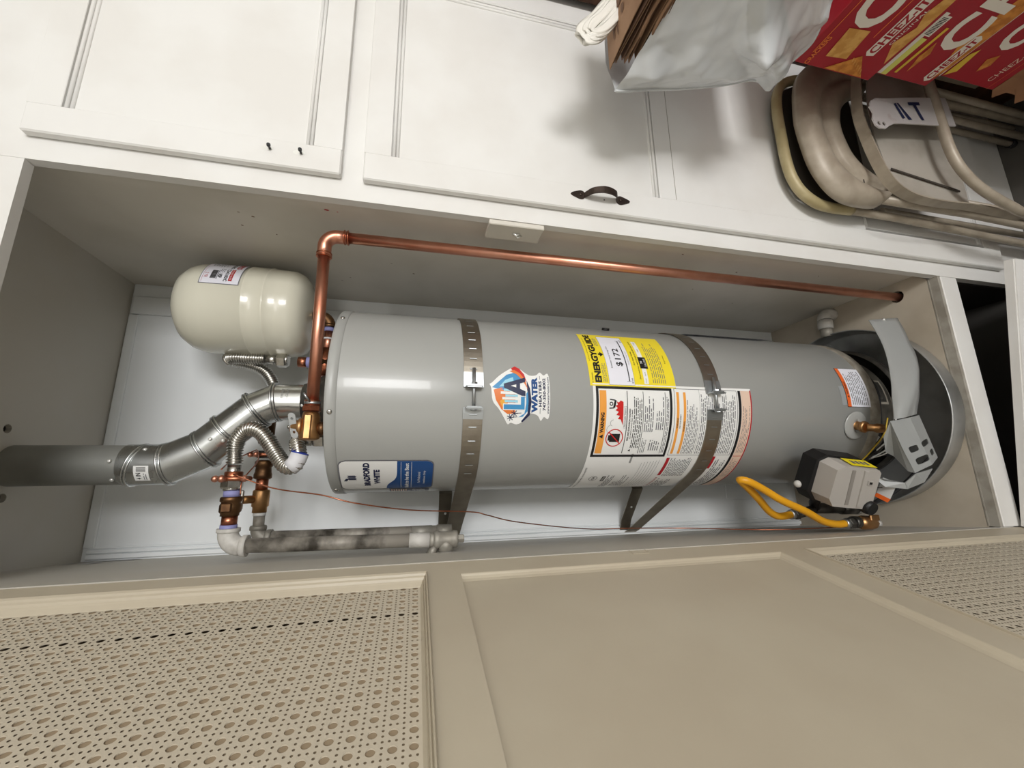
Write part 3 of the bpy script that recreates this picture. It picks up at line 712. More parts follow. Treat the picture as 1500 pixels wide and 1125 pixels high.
for cx_, cy_ in ((-60, 32), (-50, 22)):
    for k in range(7):
        a = math.radians(20+k*50); s_.line(CS(cx_, cy_), CS(cx_+9*math.cos(a), cy_+9*math.sin(a)), .0018, 'navy', .0008)
    s_.line(CS(cx_, cy_), CS(cx_+1, cy_-18), .0014, 'navy', .0008)
s_.text('WATER', *[CS(-48, 0)[0], CS(44, 0)[0]], CS(0, -38)[1], CS(0, -22)[1], 'brand_blue', .0006, .07)
s_.text('HEATERS', CS(-32, 0)[0], CS(34, 0)[0], CS(0, -49)[1], CS(0, -41)[1], 'navy', .0006, .04, 1.1)
s_.rect(CS(-50, 0)[0], CS(-36, 0)[0], CS(0, -45.5)[1], CS(0, -44.5)[1], 'ink', .0006); s_.rect(CS(38, 0)[0], CS(48, 0)[0], CS(0, -45.5)[1], CS(0, -44.5)[1], 'ink', .0006)
s_.text('747-350-8002', CS(-42, 0)[0], CS(42, 0)[0], CS(0, -60)[1], CS(0, -52)[1], 'navy', .0006, .03)
s_.text('www.lawaterheaters.com', CS(-50, 0)[0], CS(46, 0)[0], CS(0, -69)[1], CS(0, -63)[1], 'navy', .0006, .01)
tag(link('contractor_sticker', b, heater), 'white die-cut logo sticker with orange flame and blue water swirl')

# --- small caution sticker and foil patch near the bottom, drain valve
b = MB(); s_ = Sheet(b, HS(-4.8, .236)); W_ = math.radians(30)*HR
s_.rect(0, W_, 0, .095, 'ink', 0); s_.rect(.0015, W_-.0015, .0015, .0935, 'paper_white', .0003); s_.rect(.0015, W_-.0015, .080, .0935, 'warn_orange', .0005)
s_.text('WARNING', .042, .084, .083, .0905, 'ink', .0008); s_.poly([(.030, .083), (.038, .083), (.034, .090)], 'ink', .0008); s_.lines(.008, W_-.008, .008, .076, 9, 'ink_grey', .0006, .4, .2)
tag(link('caution_sticker', b, heater), 'small orange and white caution sticker near the base')
b = MB(); s_ = Sheet(b, HS(-3.5, .3325)); s_.rect(0, .062, 0, .019, 'foil', 0); link('foil_tape', b, heater)
b = MB(); p = HP(-17.5, .301, HR+.001); n_ = Vector((p.x-HX, p.y-HY, 0)).normalized()
b.lathe([(.045, 0), (.045, .0015), (.041, .0035), (.022, .005), (.018, .004)], p, n_, 'heater_grey', 36); link('drain_escutcheon', b, heater)
b = MB(); b.lathe([(.0185, .003), (.0185, .0035), (.014, .004), (.014, .02), (.018, .022), (.018, .03), (.013, .032)], p, n_, 'brass', 20)
q0 = p+n_*.030; dn = (n_*.55+Vector((0.02, 0, -.85))).normalized()
b.tube([q0, q0+dn*.02, q0+dn*.028, q0+dn*.036, q0+dn*.046], .011, 'brass', 16, rf=[.012, .011, .0145, .0145, .012]); b.tube([q0+dn*.046, q0+dn*.0465], .009, 'ink', 14)
dv = tag(link('drain_valve', b, heater), 'brass drain valve stub')

# --- burner-level clutter seen behind the loose cover
b = MB()
for r_, z_ in ((.222, .175), (.228, .160), (.220, .140)):
    b.tube([HP(a, z_+.006*math.sin(a*.13+r_*40), r_) for a in range(-60, 75, 5)], .006, 'black_rubber', 8)
link('cable_loop', b, heater)
b = MB(); 
s_ = Sheet(b, lambda u, v, h: HP(8+math.degrees(u/.214), .09+v, .2135+h)); s_.rect(-.03, .06, 0, .09, 'lip_metal', 0); s_.rect(-.022, .052, .008, .082, 'dark_steel', .001); s_.disc(.03, .06, .008, 'ink', .002); s_.disc(-.008, .03, .005, 'steel', .002)
link('inspection_plate', b, heater)
for th, z_ in ((-22, .185), (-29, .165)):
    b = MB(); c_ = HP(th, z_, .228); b.box((-.010, -.006, -.016), (.010, .006, .016), 'painted_pipe', Matrix.Translation(c_) @ Matrix.Rotation(math.radians(th), 4, 'Z') @ Matrix.Rotation(.4, 4, 'Y'), bev=.0015); link('wire_connector', b, heater)
for k, (m_, pts) in enumerate((('carton_gold', [HP(-46, .30, .285), HP(-42, .25, .28), HP(-34, .2, .262), HP(-24, .16, .25), HP(-12, .14, .24)]),
        ('white_print', [HP(-42, .20, .262), HP(-34, .175, .262), HP(-26, .15, .262), HP(-14, .115, .25)]), ('white_print', [HP(-43, .185, .262), HP(-33, .15, .27), HP(-22, .13, .262), HP(-10, .12, .25)]),
        ('painted_pipe', [HP(-44, .19, .262), HP(-36, .14, .27), HP(-24, .11, .262), HP(-14, .09, .25)]), ('black', [HP(-45, .21, .262), HP(-38, .19, .262), HP(-30, .15, .25), HP(-20, .17, .24)]),
        ('black', [HP(-40, .2, .258), HP(-40, .15, .262), HP(-41, .08, .26), HP(-44, .055, .25)]))):
    b = MB(); b.tube(spline(pts, 6), .0022 if k < 4 else .0035, m_, 7); link('wire', b, heater)
# gas control module
CC = Vector((-.646, .094, .458)); cu = Vector((-.40, -.05, -.02)).normalized()
ctl = MB()
def CM(a, c, d):  # a: along x-ish tilted axis, c: up, d: outward toward the room
    a, c, d = a*1.13, c*1.13, d*1.08
    return CC + Vector((.80, -.42, .10)).normalized()*a + Vector((.10, .05, .99)).normalized()*c + Vector((-.45, -.88, 0)).normalized()*d
def cm_prism(mb, poly, d0, d1, m, inset=0):
    n = len(poly); ca = sum(p[0] for p in poly)/n; cc_ = sum(p[1] for p in poly)/n
    p2 = [(ca+(a-ca)*(1-inset), cc_+(c-cc_)*(1-inset)) for a, c in poly]
    vs = [CM(a, c, d0) for a, c in poly]+[CM(a, c, d1) for a, c in p2]
    mb.add(vs, [tuple(range(n)), tuple(reversed(range(n, 2*n)))]+[(i, n+i, n+(i+1) % n, (i+1) % n) for i in range(n)], m)
cm_prism(ctl, [(-.066, -.072), (.055, -.078), (.064, -.060), (.066, .045), (.050, .072), (-.040, .082), (-.068, .060)], -.035, .006, 'black', .02)
link('control_base', ctl, heater)
ctl = MB(); cm_prism(ctl, [(-.062, -.070), (.050, -.074), (.058, -.066), (.059, .040), (.046, .062), (-.040, .068), (-.062, .052)], .0062, .052, 'ctrl_grey', .08)
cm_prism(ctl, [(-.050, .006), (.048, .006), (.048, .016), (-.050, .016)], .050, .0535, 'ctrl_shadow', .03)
cm_prism(ctl, [(-.052, -.030), (.050, -.030), (.050, -.018), (-.052, -.018)], .050, .0555, 'ctrl_grey', .03)
co = tag(link('gas_control', ctl, heater), 'light grey box-shaped gas control valve with black backing')
q = MB(); cm_prism(q, [(.012, -.050), (.024, -.050), (.024, -.034), (.012, -.034)], .0525, .0550, 'ctrl_grey', .1); cm_prism(q, [(.015, -.046), (.021, -.046), (.021, -.038), (.015, -.038)], .0550, .0555, 'ink'); link('screw_recess', q, co)
q = MB(); a0 = [CM(.0605, -.062, .012), CM(.0605, .012, .012), CM(.0560, .012, .046), CM(.0560, -.062, .046)]
nrm = (a0[1]-a0[0]).cross(a0[3]-a0[0]).normalized(); a0 = [p_+Vector((.80, -.42, .10)).normalized()*.0025 for p_ in a0]
q.quad(*a0, 'sticker_yellow')
for k in range(4):
    t0, t1 = .15+.18*k, .27+.18*k
    L_ = lambda t, r_: (a0[0].lerp(a0[1], t)).lerp(a0[3].lerp(a0[2], t), r_)+Vector((.8, -.42, .1)).normalized()*.0008
    q.quad(L_(t0, .25+.05*(k % 2)), L_(t1, .3), L_(t1, .75), L_(t0, .7), 'ink_grey')
tag(link('control_sticker', q, co), 'yellow sticker on its top')
q = MB(); c_ = CM(-.052, -.058, .03); q.tube([CM(-.050, -.058, .0), CM(-.050, -.058, .052), CM(-.050, -.058, .062)], .02, 'black', 18, rf=[.021, .021, .018]); tag(link('control_knob', q, co), 'black knob')
q = MB(); q.quad(CM(-.02, -.110, .02), CM(.025, -.118, .02), CM(.025, -.118, .055), CM(-.02, -.110, .055), 'white_print'); q.quad(CM(-.030, -.104, .0205), CM(-.02, -.110, .0205), CM(-.02, -.110, .0555), CM(-.030, -.104, .0555), 'warn_orange')
q.tube([CM(-.01, -.075, .02), CM(0, -.110, .03)], .0012, 'black', 6); tag(link('wire_tag', q, heater), 'little folded tag on the wires')
q = MB(); q.tube(spline([CM(-.05, -.06, .03), CM(-.055, -.10, .02), CM(-.05, -.15, .0), CM(-.01, -.22, -.01), CM(.08, -.30, -.02)], 6), .006, 'black_rubber', 10); link('cable_loop', q, heater)
q = MB(); q.sphere(CM(-.035, .082, -.022), .011, 'painted_pipe', 8); link('sensor_cap', q, heater)

b = MB(); s_ = Sheet(b, lambda u, v, h: HP(71+math.degrees(u/HR), .40+v, HR+.006+h+.010*math.sin(math.pi*min(1, max(0, v/.36)))), .01); s_.rect(-.02, .10, .0, .36, 'paper_white', 0); s_.rect(-.022, -.018, 0, .37, 'ink_grey', .001); tag(link('manual_pouch', b, heater), 'white folded manual pouch on the right side')
b = MB(); p = HP(64, 1.075, HR); b.tube([p, p+Vector((.9, -.44, 0))*.007], .012, 'black', 12); link('plug', b, heater)
# ------------------------------------------------------------------ drain pan
b = MB(); px_, py_ = -.42, .338
b._lathe([(0, .004), (.314, .004), (.319, .008), (.323, .062), (.3275, .064), (.328, .060), (.3235, .003), (.0, .002)], Vector((px_, py_, 0)), Vector((0, 0, 1)), 'pan_alu', 96, True)
tag(link('drain_pan', b), 'shallow round aluminium drain pan under the water heater', 'pan')

# ------------------------------------------------------------------ loose grey burner cover
def holed_sheet(mb, outer, holes, F, th, m):
    loops = [[Vector((a, c, 0)) for a, c in l] for l in [outer]+holes]; flat = [p for l in loops for p in l]; tri = tessellate_polygon(loops)
    up = lambda t: t if (flat[t[1]]-flat[t[0]]).cross(flat[t[2]]-flat[t[0]]).z < 0 else tuple(reversed(t))
    mb.add([F(p.x, p.y, 0) for p in flat], [up(t) for t in tri], m); mb.add([F(p.x, p.y, -th) for p in flat], [tuple(reversed(up(t))) for t in tri], m)
    for l in loops:
        n = len(l); idx = [F(p.x, p.y, 0) for p in l]+[F(p.x, p.y, -th) for p in l]; mb.add(idx, [(i, (i+1) % n, n+(i+1) % n, n+i) for i in range(n)], m)
def plate(mb, pts, m, t_=.0022):
    """thin folded plate through 3-D points, fan triangulated, with real thickness"""
    P_ = [Vector(p) for p in pts]; n = len(P_); nn = sum(((P_[(i+1) % n]-P_[0]).cross(P_[(i+2) % n]-P_[0]) for i in range(n-2)), Vector()).normalized()*t_
    mb.add(P_+[p-nn for p in P_], [(0, i, i+1) for i in range(1, n-1)]+[(n, n+i+1, n+i) for i in range(1, n-1)]+[(i, n+i, n+(i+1) % n, (i+1) % n) for i in range(n)], m)
bc = thing('burner_cover', 'loose curved grey burner cover with slots leaning in front of the heater base', 'cover', (-.4, .0, .0))
b = MB()
Ls = spline([(-.144, .075, .226), (-.221, .045, .240), (-.290, .025, .259), (-.369, .010, .286), (-.433, .004, .310), (-.483, .004, .329)], 4)
Rs = spline([(-.130, .070, .107), (-.195, .040, .134), (-.269, .018, .158), (-.348, -.002, .196), (-.402, -.010, .216), (-.466, -.004, .237)], 4)
vs = []; NC = 6
for i, (l_, r_) in enumerate(zip(Ls, Rs)):
    t_ = i/(len(Ls)-1)
    for j in range(NC+1):
        c_ = j/NC; ridge = max(0, 1-abs(c_-(.95-1.15*max(0, t_-.35)))/.5)*min(1, max(0, (t_-.3)*4))
        vs.append(l_.lerp(r_, c_)+Vector((0, -.016*ridge-.004*math.sin(math.pi*c_), 0)))
m0 = len(vs); vs += [v+Vector((0, .0022, 0)) for v in vs]; fs = []
for i in range(len(Ls)-1):
    for j in range(NC):
        a = i*(NC+1)+j; fs += [(a, a+1, a+NC+2, a+NC+1), (m0+a, m0+a+NC+1, m0+a+NC+2, m0+a+1)]
    a = i*(NC+1); fs += [(a, a+NC+1, m0+a+NC+1, m0+a), (a+NC, m0+a+NC, m0+a+2*NC+1, a+2*NC+1)]
fs += [(j, m0+j, m0+j+1, j+1) for j in range(NC)]
b.add(vs, fs, 'cover_grey', True); link('curved_strip', b, bc)
def FT(a, c, d=0):
    A0, A1, B0, B1 = Vector((-.487, .0, .336)), Vector((-.466, .010, .206)), Vector((-.632, -.012, .303)), Vector((-.590, .006, .177))
    return A0.lerp(A1, c).lerp(B0.lerp(B1, c), a) + Vector((0, -.012*max(0, 1-abs(c-.5)/.5)-d, 0))
slot = lambda a, c, ra, rc: [(a+ra*math.copysign(abs(math.cos(t))**.5, math.cos(t)), c+rc*math.copysign(abs(math.sin(t))**.5, math.sin(t))) for t in [2*math.pi*i/16 for i in range(16)]]
b = MB(); holed_sheet(b, [(0, 0), (.33, 0), (.66, 0), (1, 0), (1, .25), (1, .5), (1, .75), (1, 1), (.66, 1), (.33, 1), (0, 1), (0, .75), (0, .5), (0, .25)], [slot(.60, .24, .060, .13), slot(.58, .68, .060, .20), slot(.84, .34, .065, .20), slot(.82, .82, .060, .11)], FT, .0022, 'cover_grey')
link('slotted_foot', b, bc)
b = MB(); plate(b, [(-.487, 0, .336), (-.560, -.006, .322), (-.632, -.012, .303), (-.627, .004, .304), (-.585, .032, .302), (-.572, .045, .312), (-.53, .03, .33)], 'cover_grey'); link('side_flange', b, bc)
b = MB(); plate(b, [(-.634, -.010, .300), (-.621, -.002, .223), (-.658, .0, .262), (-.676, .012, .313), (-.659, .010, .318)], 'cover_grey'); plate(b, [(-.659, .010, .318), (-.676, .012, .313), (-.670, .035, .358), (-.653, .046, .366), (-.645, .046, .362), (-.652, .030, .355)], 'cover_grey'); link('bottom_hook', b, bc)
b = MB(); b.tube([(-.137, .070, .172), (-.146, .066, .176)], .0045, 'slot_bright', 8); link('end_rivet', b, bc)

# ------------------------------------------------------------------ seismic straps
def strap_band(mb, th0, th1, z, w_, m='strap_metal', dr=.004, zf=None):
    n = max(2, int(abs(th1-th0)/3)); vs = []
    for i in range(n+1):
        th = th0+(th1-th0)*i/n
        for r_ in (HR+dr, HR+dr-.002):
            vs += [HP(th, z-w_/2, r_), HP(th, z+w_/2, r_)]
    fs = []
    for i in range(n):
        a = 4*i; fs += [(a, a+4, a+5, a+1), (a+2, a+3, a+7, a+6), (a+1, a+5, a+7, a+3), (a, a+2, a+6, a+4)]
    fs += [(0, 1, 3, 2), (4*n, 4*n+2, 4*n+3, 4*n+1)]
    mb.add(vs, fs, m, False)
def flat_strip(mb, pts, w_, m, up=Vector((0, 0, 1)), t_=.002):
    for a, c in zip(pts, pts[1:]):
        a, c = Vector(a), Vector(c); n_ = (c-a).cross(up).normalized()*t_/2; u_ = up*w_/2
        mb.add([a-u_-n_, c-u_-n_, c+u_-n_, a+u_-n_, a-u_+n_, c-u_+n_, c+u_+n_, a+u_+n_], [(0, 1, 2, 3), (7, 6, 5, 4), (0, 4, 5, 1), (3, 2, 6, 7), (0, 3, 7, 4), (1, 5, 6, 2)], m)
def strap(z, gap, label, slots, bright, sag=0):
    root = thing('tank_strap', label, 'strap', (HX, HY, z), 'earthquake straps around the heater')
    w_ = .049; g0, g1 = gap
    b = MB(); strap_band(b, g1, 118, z, w_); link('band', b, root)
    b = MB(); strap_band(b, -61, g0, z, w_)
    p = HP(-61, z, HR+.003); flat_strip(b, [p, (-.838, YB-.035, z+.004), (-.850, YB-.006, z+.004)], w_, 'strap_metal'); link('band', b, root)
    b = MB(); flat_strip(b, [HP(-150, z+.035, HR+.004), HP(-118, z+.034, HR+.05), (-.800, YB-.03, z+.028), (-.842, YB-.008, z+.026)], .042, 'strap_metal')
    for t_ in (.25, .55): 
        q = Vector((-.68, .545, z+.031)).lerp(Vector((-.80, YB-.04, z+.028)), t_); b.tube([q, q+Vector((-.004, -.006, 0))], .004, 'slot_bright', 8)
    link('rear_band', b, root)
    # bright end plates with turned-out tabs
    for (a0, a1, tb) in ((g1, g1+8.5, g1), (g0-6.5, g0, g0)):
        b = MB(); strap_band(b, a0, a1, z, w_+.002, 'strap_bright', .0055); t0 = HP(tb, z, HR+.005); r_ = (t0-Vector((HX, HY, z))).normalized(); tt = Vector((0, 0, 1))
        b.box((-.0012, 0, -.021), (.0012, .024, .021), 'strap_bright', Matrix.Translation(t0) @ Matrix(((r_.y*-1, r_.x, 0, 0), (r_.x, r_.y, 0, 0), (0, 0, 1, 0), (0, 0, 0, 1))))
        b.box((-.004, .018, -.018), (.004, .0205, .018), 'strap_bright', Matrix.Translation(t0) @ Matrix(((r_.y*-1, r_.x, 0, 0), (r_.x, r_.y, 0, 0), (0, 0, 1, 0), (0, 0, 0, 1)))); link('buckle_plate', b, root)
    b = MB(); pts = [HP(a, z, HR+.016) for a in (g1+10, g1, g0, g0-1.5)]; b.tube([pts[0], pts[-1]], .0042, 'strap_bright', 10)
    d = (pts[-1]-pts[0]).normalized(); b.hexnut(pts[1]-d*.010, d, .0085, .007, 'strap_bright'); b.hexnut(pts[2]+d*.002, d, .0085, .006, 'strap_bright')
    tag(link('bolt', b, root), 'bright bolt joining the two ends')
    for th in slots:
        b = MB(); p = HP(th, z, HR+.0042); 
        s_ = Sheet(b, lambda u, v, h: HP(th+math.degrees(u/HR), z+v, HR+.0046+h+.0016*math.cos(u/.0024*1.57))); 
        vs = []
        for i in range(5):
            u = -.0016+.0008*i; vs += [s_.S(u, -.0095, 0), s_.S(u, .0095, 0)]
        b.add(vs, [(2*i, 2*i+2, 2*i+3, 2*i+1) for i in range(4)], bright, True); b.box((-.0012, 0, 0), (.0012, .0004, .0001), bright, Matrix.Translation(p)); link('slot', b, root)
    return root
strap(1.521, (-11, 0), 'earthquake strap across the heater above the logo sticker', [10.5, 17, 24, 31, 38, 46, 54, -15, -22, -30, -38, -46, -53], 'strap_bright')
strap(.822, (-9, 1), 'earthquake strap crossing the big white warning label', [14, 21, 28, 36, 44, 52, -14, -20, -28, -36, -44, -52], 'strap_bright')

# ------------------------------------------------------------------ flue pipe
fl = thing('flue_pipe', 'silver sheet-metal flue pipe bending up from the heater top', 'flue pipe', (-.413, .374, 1.87))
FY = .374; R_ = .0505
pA, pB, pC, pD, pE, pF = [Vector(p) for p in ((-.411, FY, 1.93), (-.413, FY, 2.045), (-.438, FY, 2.094), (-.498, FY, 2.158), (-.545, FY, 2.205), (-.583, FY, 2.285))]
pG = Vector((-.584, FY, 2.372)); pH = Vector((-.584, FY, 2.612))
b = MB(); b._lathe([(.100, 1.870), (.100, 1.876), (.072, 1.935), (.058, 1.957), (.0525, 1.972)], Vector((-.411, FY, 0)), Vector((0, 0, 1)), 'dark_steel', 40, True); tag(link('draft_hood', b, fl), 'dull grey draft hood collar')
segs = [(pA, pB, 'flue_metal', 1.0), (pB, pC, 'flue_metal', .99), (pC, pD, 'flue_metal', 1.0), (pD, pE, 'flue_metal', 1.02), (pE, pF, 'flue_metal', 1.03), (pF, pG, 'flue_metal', 1.03), (pG, pH, 'flue_dull', .98)]
for i, (a, c, m_, k_) in enumerate(segs):
    b = MB()
    da = (segs[i-1][1]-segs[i-1][0]).normalized() if i else (c-a).normalized()
    d = (c-a).normalized(); dc = (segs[i+1][1]-segs[i+1][0]).normalized() if i < len(segs)-1 else d
    # mitred cylinder segment: rings cut on the bisecting planes
    vs = []; n = 40; u, v = Vector((0, 1, 0)), d.cross(Vector((0, 1, 0)))
    for (c0, nn, rk) in ((a, (da+d).normalized(), k_), (c, (d+dc).normalized(), k_)):
        for j in range(n):
            an = 2*math.pi*j/n; q = u*math.cos(an)*R_*rk+v*math.sin(an)*R_*rk; t_ = -(q.dot(nn))/(d.dot(nn)); vs.append(c0+q+d*t_)
    b.add(vs, [(j, (j+1) % n, n+(j+1) % n, n+j) for j in range(n)], m_, True)
    o = link('pipe_section', b, fl)
for i, (p, nn) in enumerate(((pB, (pC-pA)), (pC, (pD-pB)), (pD, (pE-pC)), (pE, (pF-pD)), (pF, (pG-pE)), (pG+Vector((0, 0, -.022)), Vector((.28, 0, 1))))):
    b = MB(); nn = nn.normalized(); u = Vector((0, 1, 0)); v = nn.cross(u)
    for off, rr_ in ((-.0055, .0028), (.0015, .0028)):
        ring = [p+nn*off+u*(math.cos(2*math.pi*j/40)*R_*1.035)+v*(math.sin(2*math.pi*j/40)*R_*1.06) for j in range(41)]
        b.tube(ring, rr_, 'flue_metal', 8, cap=False)
    link('swivel_bead', b, fl)
def on_pipe(c, d, az, r_=R_): 
    u = Vector((0, -1, 0)); d = d.normalized(); v = d.cross(u); return c+(u*math.cos(az)+v*math.sin(az))*r_, (u*math.cos(az)+v*math.sin(az))
for c, d, az in ((pG+Vector((0, 0, .012)), Vector((0, 0, 1)), .15), (pG+Vector((0, 0, .008)), Vector((0, 0, 1)), -.8), (pG+Vector((0, 0, -.05)), Vector((0, 0, 1)), .8), (pD+Vector((-.02, 0, .02)), pE-pD, -.1), (pD+Vector((-.008, 0, .009)), pE-pD, -.55), (pB+Vector((0, 0, -.085)), Vector((0, 0, 1)), .6), (pB+Vector((0, 0, -.080)), Vector((0, 0, 1)), -.3)):
    b = MB(); p, n_ = on_pipe(c, d, az, R_*1.03); b.lathe([(.0048, 0), (.0045, .002), (.002, .0035)], p, n_, 'slot_bright', 10); link('screw', b, fl)
b = MB(); s_ = Sheet(b, lambda u, v, h: Vector((-.583+(R_*1.03+.0008+h)*math.sin(u/R_), FY-(R_*1.03+.0008+h)*math.cos(u/R_), 2.30+v)), .006)
s_.rect(-.045, -.005, 0, .032, 'white_print', 0); s_.text('4 IN', -.040, -.022, .017, .027, 'ink', .0004)
for k in range(6): s_.rect(-.019+k*.002, -.018+k*.002, .006, .026, 'ink', .0004)
s_.lines(-.042, -.022, .004, .013, 2, 'ink_grey', .0004); tag(link('price_sticker', b, fl), 'torn white barcode sticker')
b = MB(); s_ = Sheet(b, lambda u, v, h: Vector((-.412+(R_+.0006+h)*math.sin(u/R_), FY-(R_+.0006+h)*math.cos(u/R_), 1.985+v)), .004)
s_.text('AWARD', .0, .034, .030, .037, 'flue_dull', 0, 0); s_.text('26 GAUGE', -.004, .036, .018, .025, 'flue_dull', 0, 0); link('stamp', b, fl)

# ------------------------------------------------------------------ expansion tank
TX, TY = -.128, .430
tk = thing('expansion_tank', 'cream domed expansion tank with a white label beside the flue', 'tank', (TX, TY, 1.98))
prof = [(.020, 1.983), (.065, 1.985), (.100, 1.992), (.121, 2.006), (.131, 2.028), (.1325, 2.052), (.1325, 2.084), (.1352, 2.0865), (.1358, 2.0895), (.1340, 2.0925), (.1340, 2.136), (.1358, 2.1385), (.1352, 2.142), (.1325, 2.1445), (.1325, 2.242), (.1295, 2.270), (.1205, 2.296), (.104, 2.317), (.078, 2.332), (.045, 2.339), (.0, 2.341)]
b = MB(); b._lathe(prof, Vector((TX, TY, 0)), Vector((0, 0, 1)), 'tank_cream', 80, True); link('shell', b, tk)
b = MB(); b.lathe([(.026, 2.334), (.026, 2.345), (.022, 2.350), (.012, 2.352)], (TX-.018, TY-.012, 0), (0, 0, 1), 'blue_plastic', 20); tag(link('valve_cap', b, tk), 'blue plastic cap')
b = MB()
def TLS(u, v, h=0):
    vv = .098-v; uu_ = .026+.140-u; z_ = 2.150+vv; r_ = .1333+h-max(0, (z_-2.240))*.08
    return Vector((TX+r_*math.sin(uu_/.1325), TY-r_*math.cos(uu_/.1325), z_))
s_ = Sheet(b, TLS, .006)
s_.rect(.0, .140, 0, .098, 'ink_grey', 0); s_.rect(.002, .138, .002, .096, 'paper_white', .0004)
s_.rect(.078, .128, .070, .079, 'dark_red_print', .0008); s_.text('POTABLE WATER', .082, .124, .0725, .0765, 'white_print', .0011, 0)
s_.text('T2-4.100/C', .076, .130, .058, .067, 'ink', .0008, .03)
s_.text('WATCO', .022, .072, .076, .090, 'dark_red_print', .0008, .05); s_.text('HEATING', .024, .070, .062, .071, 'ink', .0008, .02)
s_.text('NSF', .102, .118, .042, .052, 'ink', .0008, .03); s_.lines(.076, .098, .042, .054, 3, 'ink_grey', .0008)
for k in range(20): s_.rect(.086+k*.0018, .0868+k*.0018+.0004*(k % 3), .024, .038, 'ink', .0008)
s_.rect(.084, .124, .0395, .041, 'ink_grey', .0008); s_.text('2 YR', .100, .120, .010, .018, 'dark_red_print', .0008, 0); s_.lines(.014, .070, .012, .052, 6, 'ink_grey', .0008, .3)
s_.rect(.006, .134, .006, .0066, 'dark_red_print', .0008)
tag(link('product_label', b, tk), 'white product label with barcode')

# elbow and copper tee under the expansion tank
tf = thing('tank_fitting', 'brass elbow and copper tee joining expansion tank to heater', 'pipe fitting', (-.2, .42, 1.88))
b = MB(); b.tube([(TX, TY, 1.985), (TX, TY, 1.962)], .014, 'brass', 16); b.tube(arc3((TX-.028, .43, 1.962), (1, 0, 0), (0, 0, -1), .028, 0, math.pi/2, 8), .017, 'dark_brass', 18); b.lathe([(.020, 0), (.020, .010)], (TX-.026, .43, 1.934), (-1, 0, 0), 'dark_brass', 18); link('elbow', b, tf)
b = MB(); b.lathe([(.0165, 0), (.0165, .012)], (TX-.037, .43, 1.934), (-1, 0, 0), 'tape_blue', 16); link('thread_tape', b, tf)
b = MB(); b.tube([(TX-.048, .43, 1.934), (-.245, .424, 1.934)], .0145, 'copper', 18); b.tube([(-.20, .427, 1.934), (-.205, .427, 1.934)], .0175, 'tape_white', 16); link('pipe', b, tf)
b = MB(); b.tube([(-.235, .422, 1.934), (-.325, .42, 1.934)], .019, 'copper_joint', 20); b.lathe([(.019, 0), (.019, .058), (.0225, .060), (.0225, .070), (.017, .072)], (-.281, .42, 1.905), (0, 0, 1), 'dark_brass', 20); link('tee', b, tf)
b = MB(); b.lathe([(.0165, 0), (.0165, .010)], (-.281, .42, 1.977), (0, 0, 1), 'tape_blue', 16); b.lathe([(.0155, 0), (.0155, .026)], (-.281, .42, 1.985), (0, 0, 1), 'copper_joint', 18); link('thread_tape', b, tf)

# ------------------------------------------------------------------ flexible connectors
def connector(label, path, start, end, loc, wrap=None):
    root = thing('flex_connector', label, 'water hose', loc, 'corrugated steel water connectors')
    b = MB(); corrugated(b, path, .0160, 'steel'); link('hose', b, root)
    for (p, d) in (start, end):
        p, d = Vector(p), Vector(d).normalized(); b = MB(); b.tube([p, p-d*.030], .0145, 'steel', 18); link('sleeve', b, root)
        b = MB(); b.hexnut(p-d*.055, d, .0235, .026, 'steel'); b.lathe([(.0175, 0), (.0175, .008)], p-d*.060, d, 'steel', 18); link('nut', b, root)
    if wrap:
        b = MB(); b.tube(wrap, .0196, 'tape_white', 18); b.tube(wrap[-1:]+[wrap[-1]+(wrap[-1]-wrap[-2]).normalized()*.003], .0199, 'blue_plastic', 18)
        s2 = Sheet(b, lambda u, v, h: None)
        tag(link('wrap_label', b, root), 'white paper wrap with blue edge')
    return root
wp = [Vector(p) for p in ((-.598, .190, 1.943), (-.590, .189, 1.935), (-.578, .189, 1.929), (-.566, .189, 1.926))]
connector('corrugated steel water connector curving in front of the flue pipe', [(-.588, .25, 2.084), (-.560, .25, 2.087), (-.530, .24, 2.082), (-.506, .23, 2.060), (-.508, .22, 2.032), (-.532, .215, 2.007), (-.568, .208, 1.981), (-.594, .198, 1.957), (-.594, .190, 1.935), (-.572, .190, 1.928), (-.550, .197, 1.934), (-.534, .207, 1.938), (-.528, .212, 1.932)],
          ((-.590, .25, 2.084), (1, 0, -.0)), ((-.527, .213, 1.932), (0.0, 0, 1)), (-.55, .21, 1.9), wp)
# the lower end nut is hidden behind the relief valve
connector('corrugated steel water connector looping behind the flue pipe under the tank', [(-.47, .462, 2.085), (-.42, .466, 2.083), (-.368, .47, 2.081), (-.33, .47, 2.094), (-.300, .47, 2.118), (-.284, .466, 2.155), (-.279, .458, 2.190), (-.275, .447, 2.207), (-.273, .436, 2.192), (-.274, .43, 2.150), (-.274, .428, 2.103)],
          ((-.47, .462, 2.085), (1, 0, 0)), ((-.276, .426, 2.100), (0, 0, 1)), (-.3, .45, 2.0))

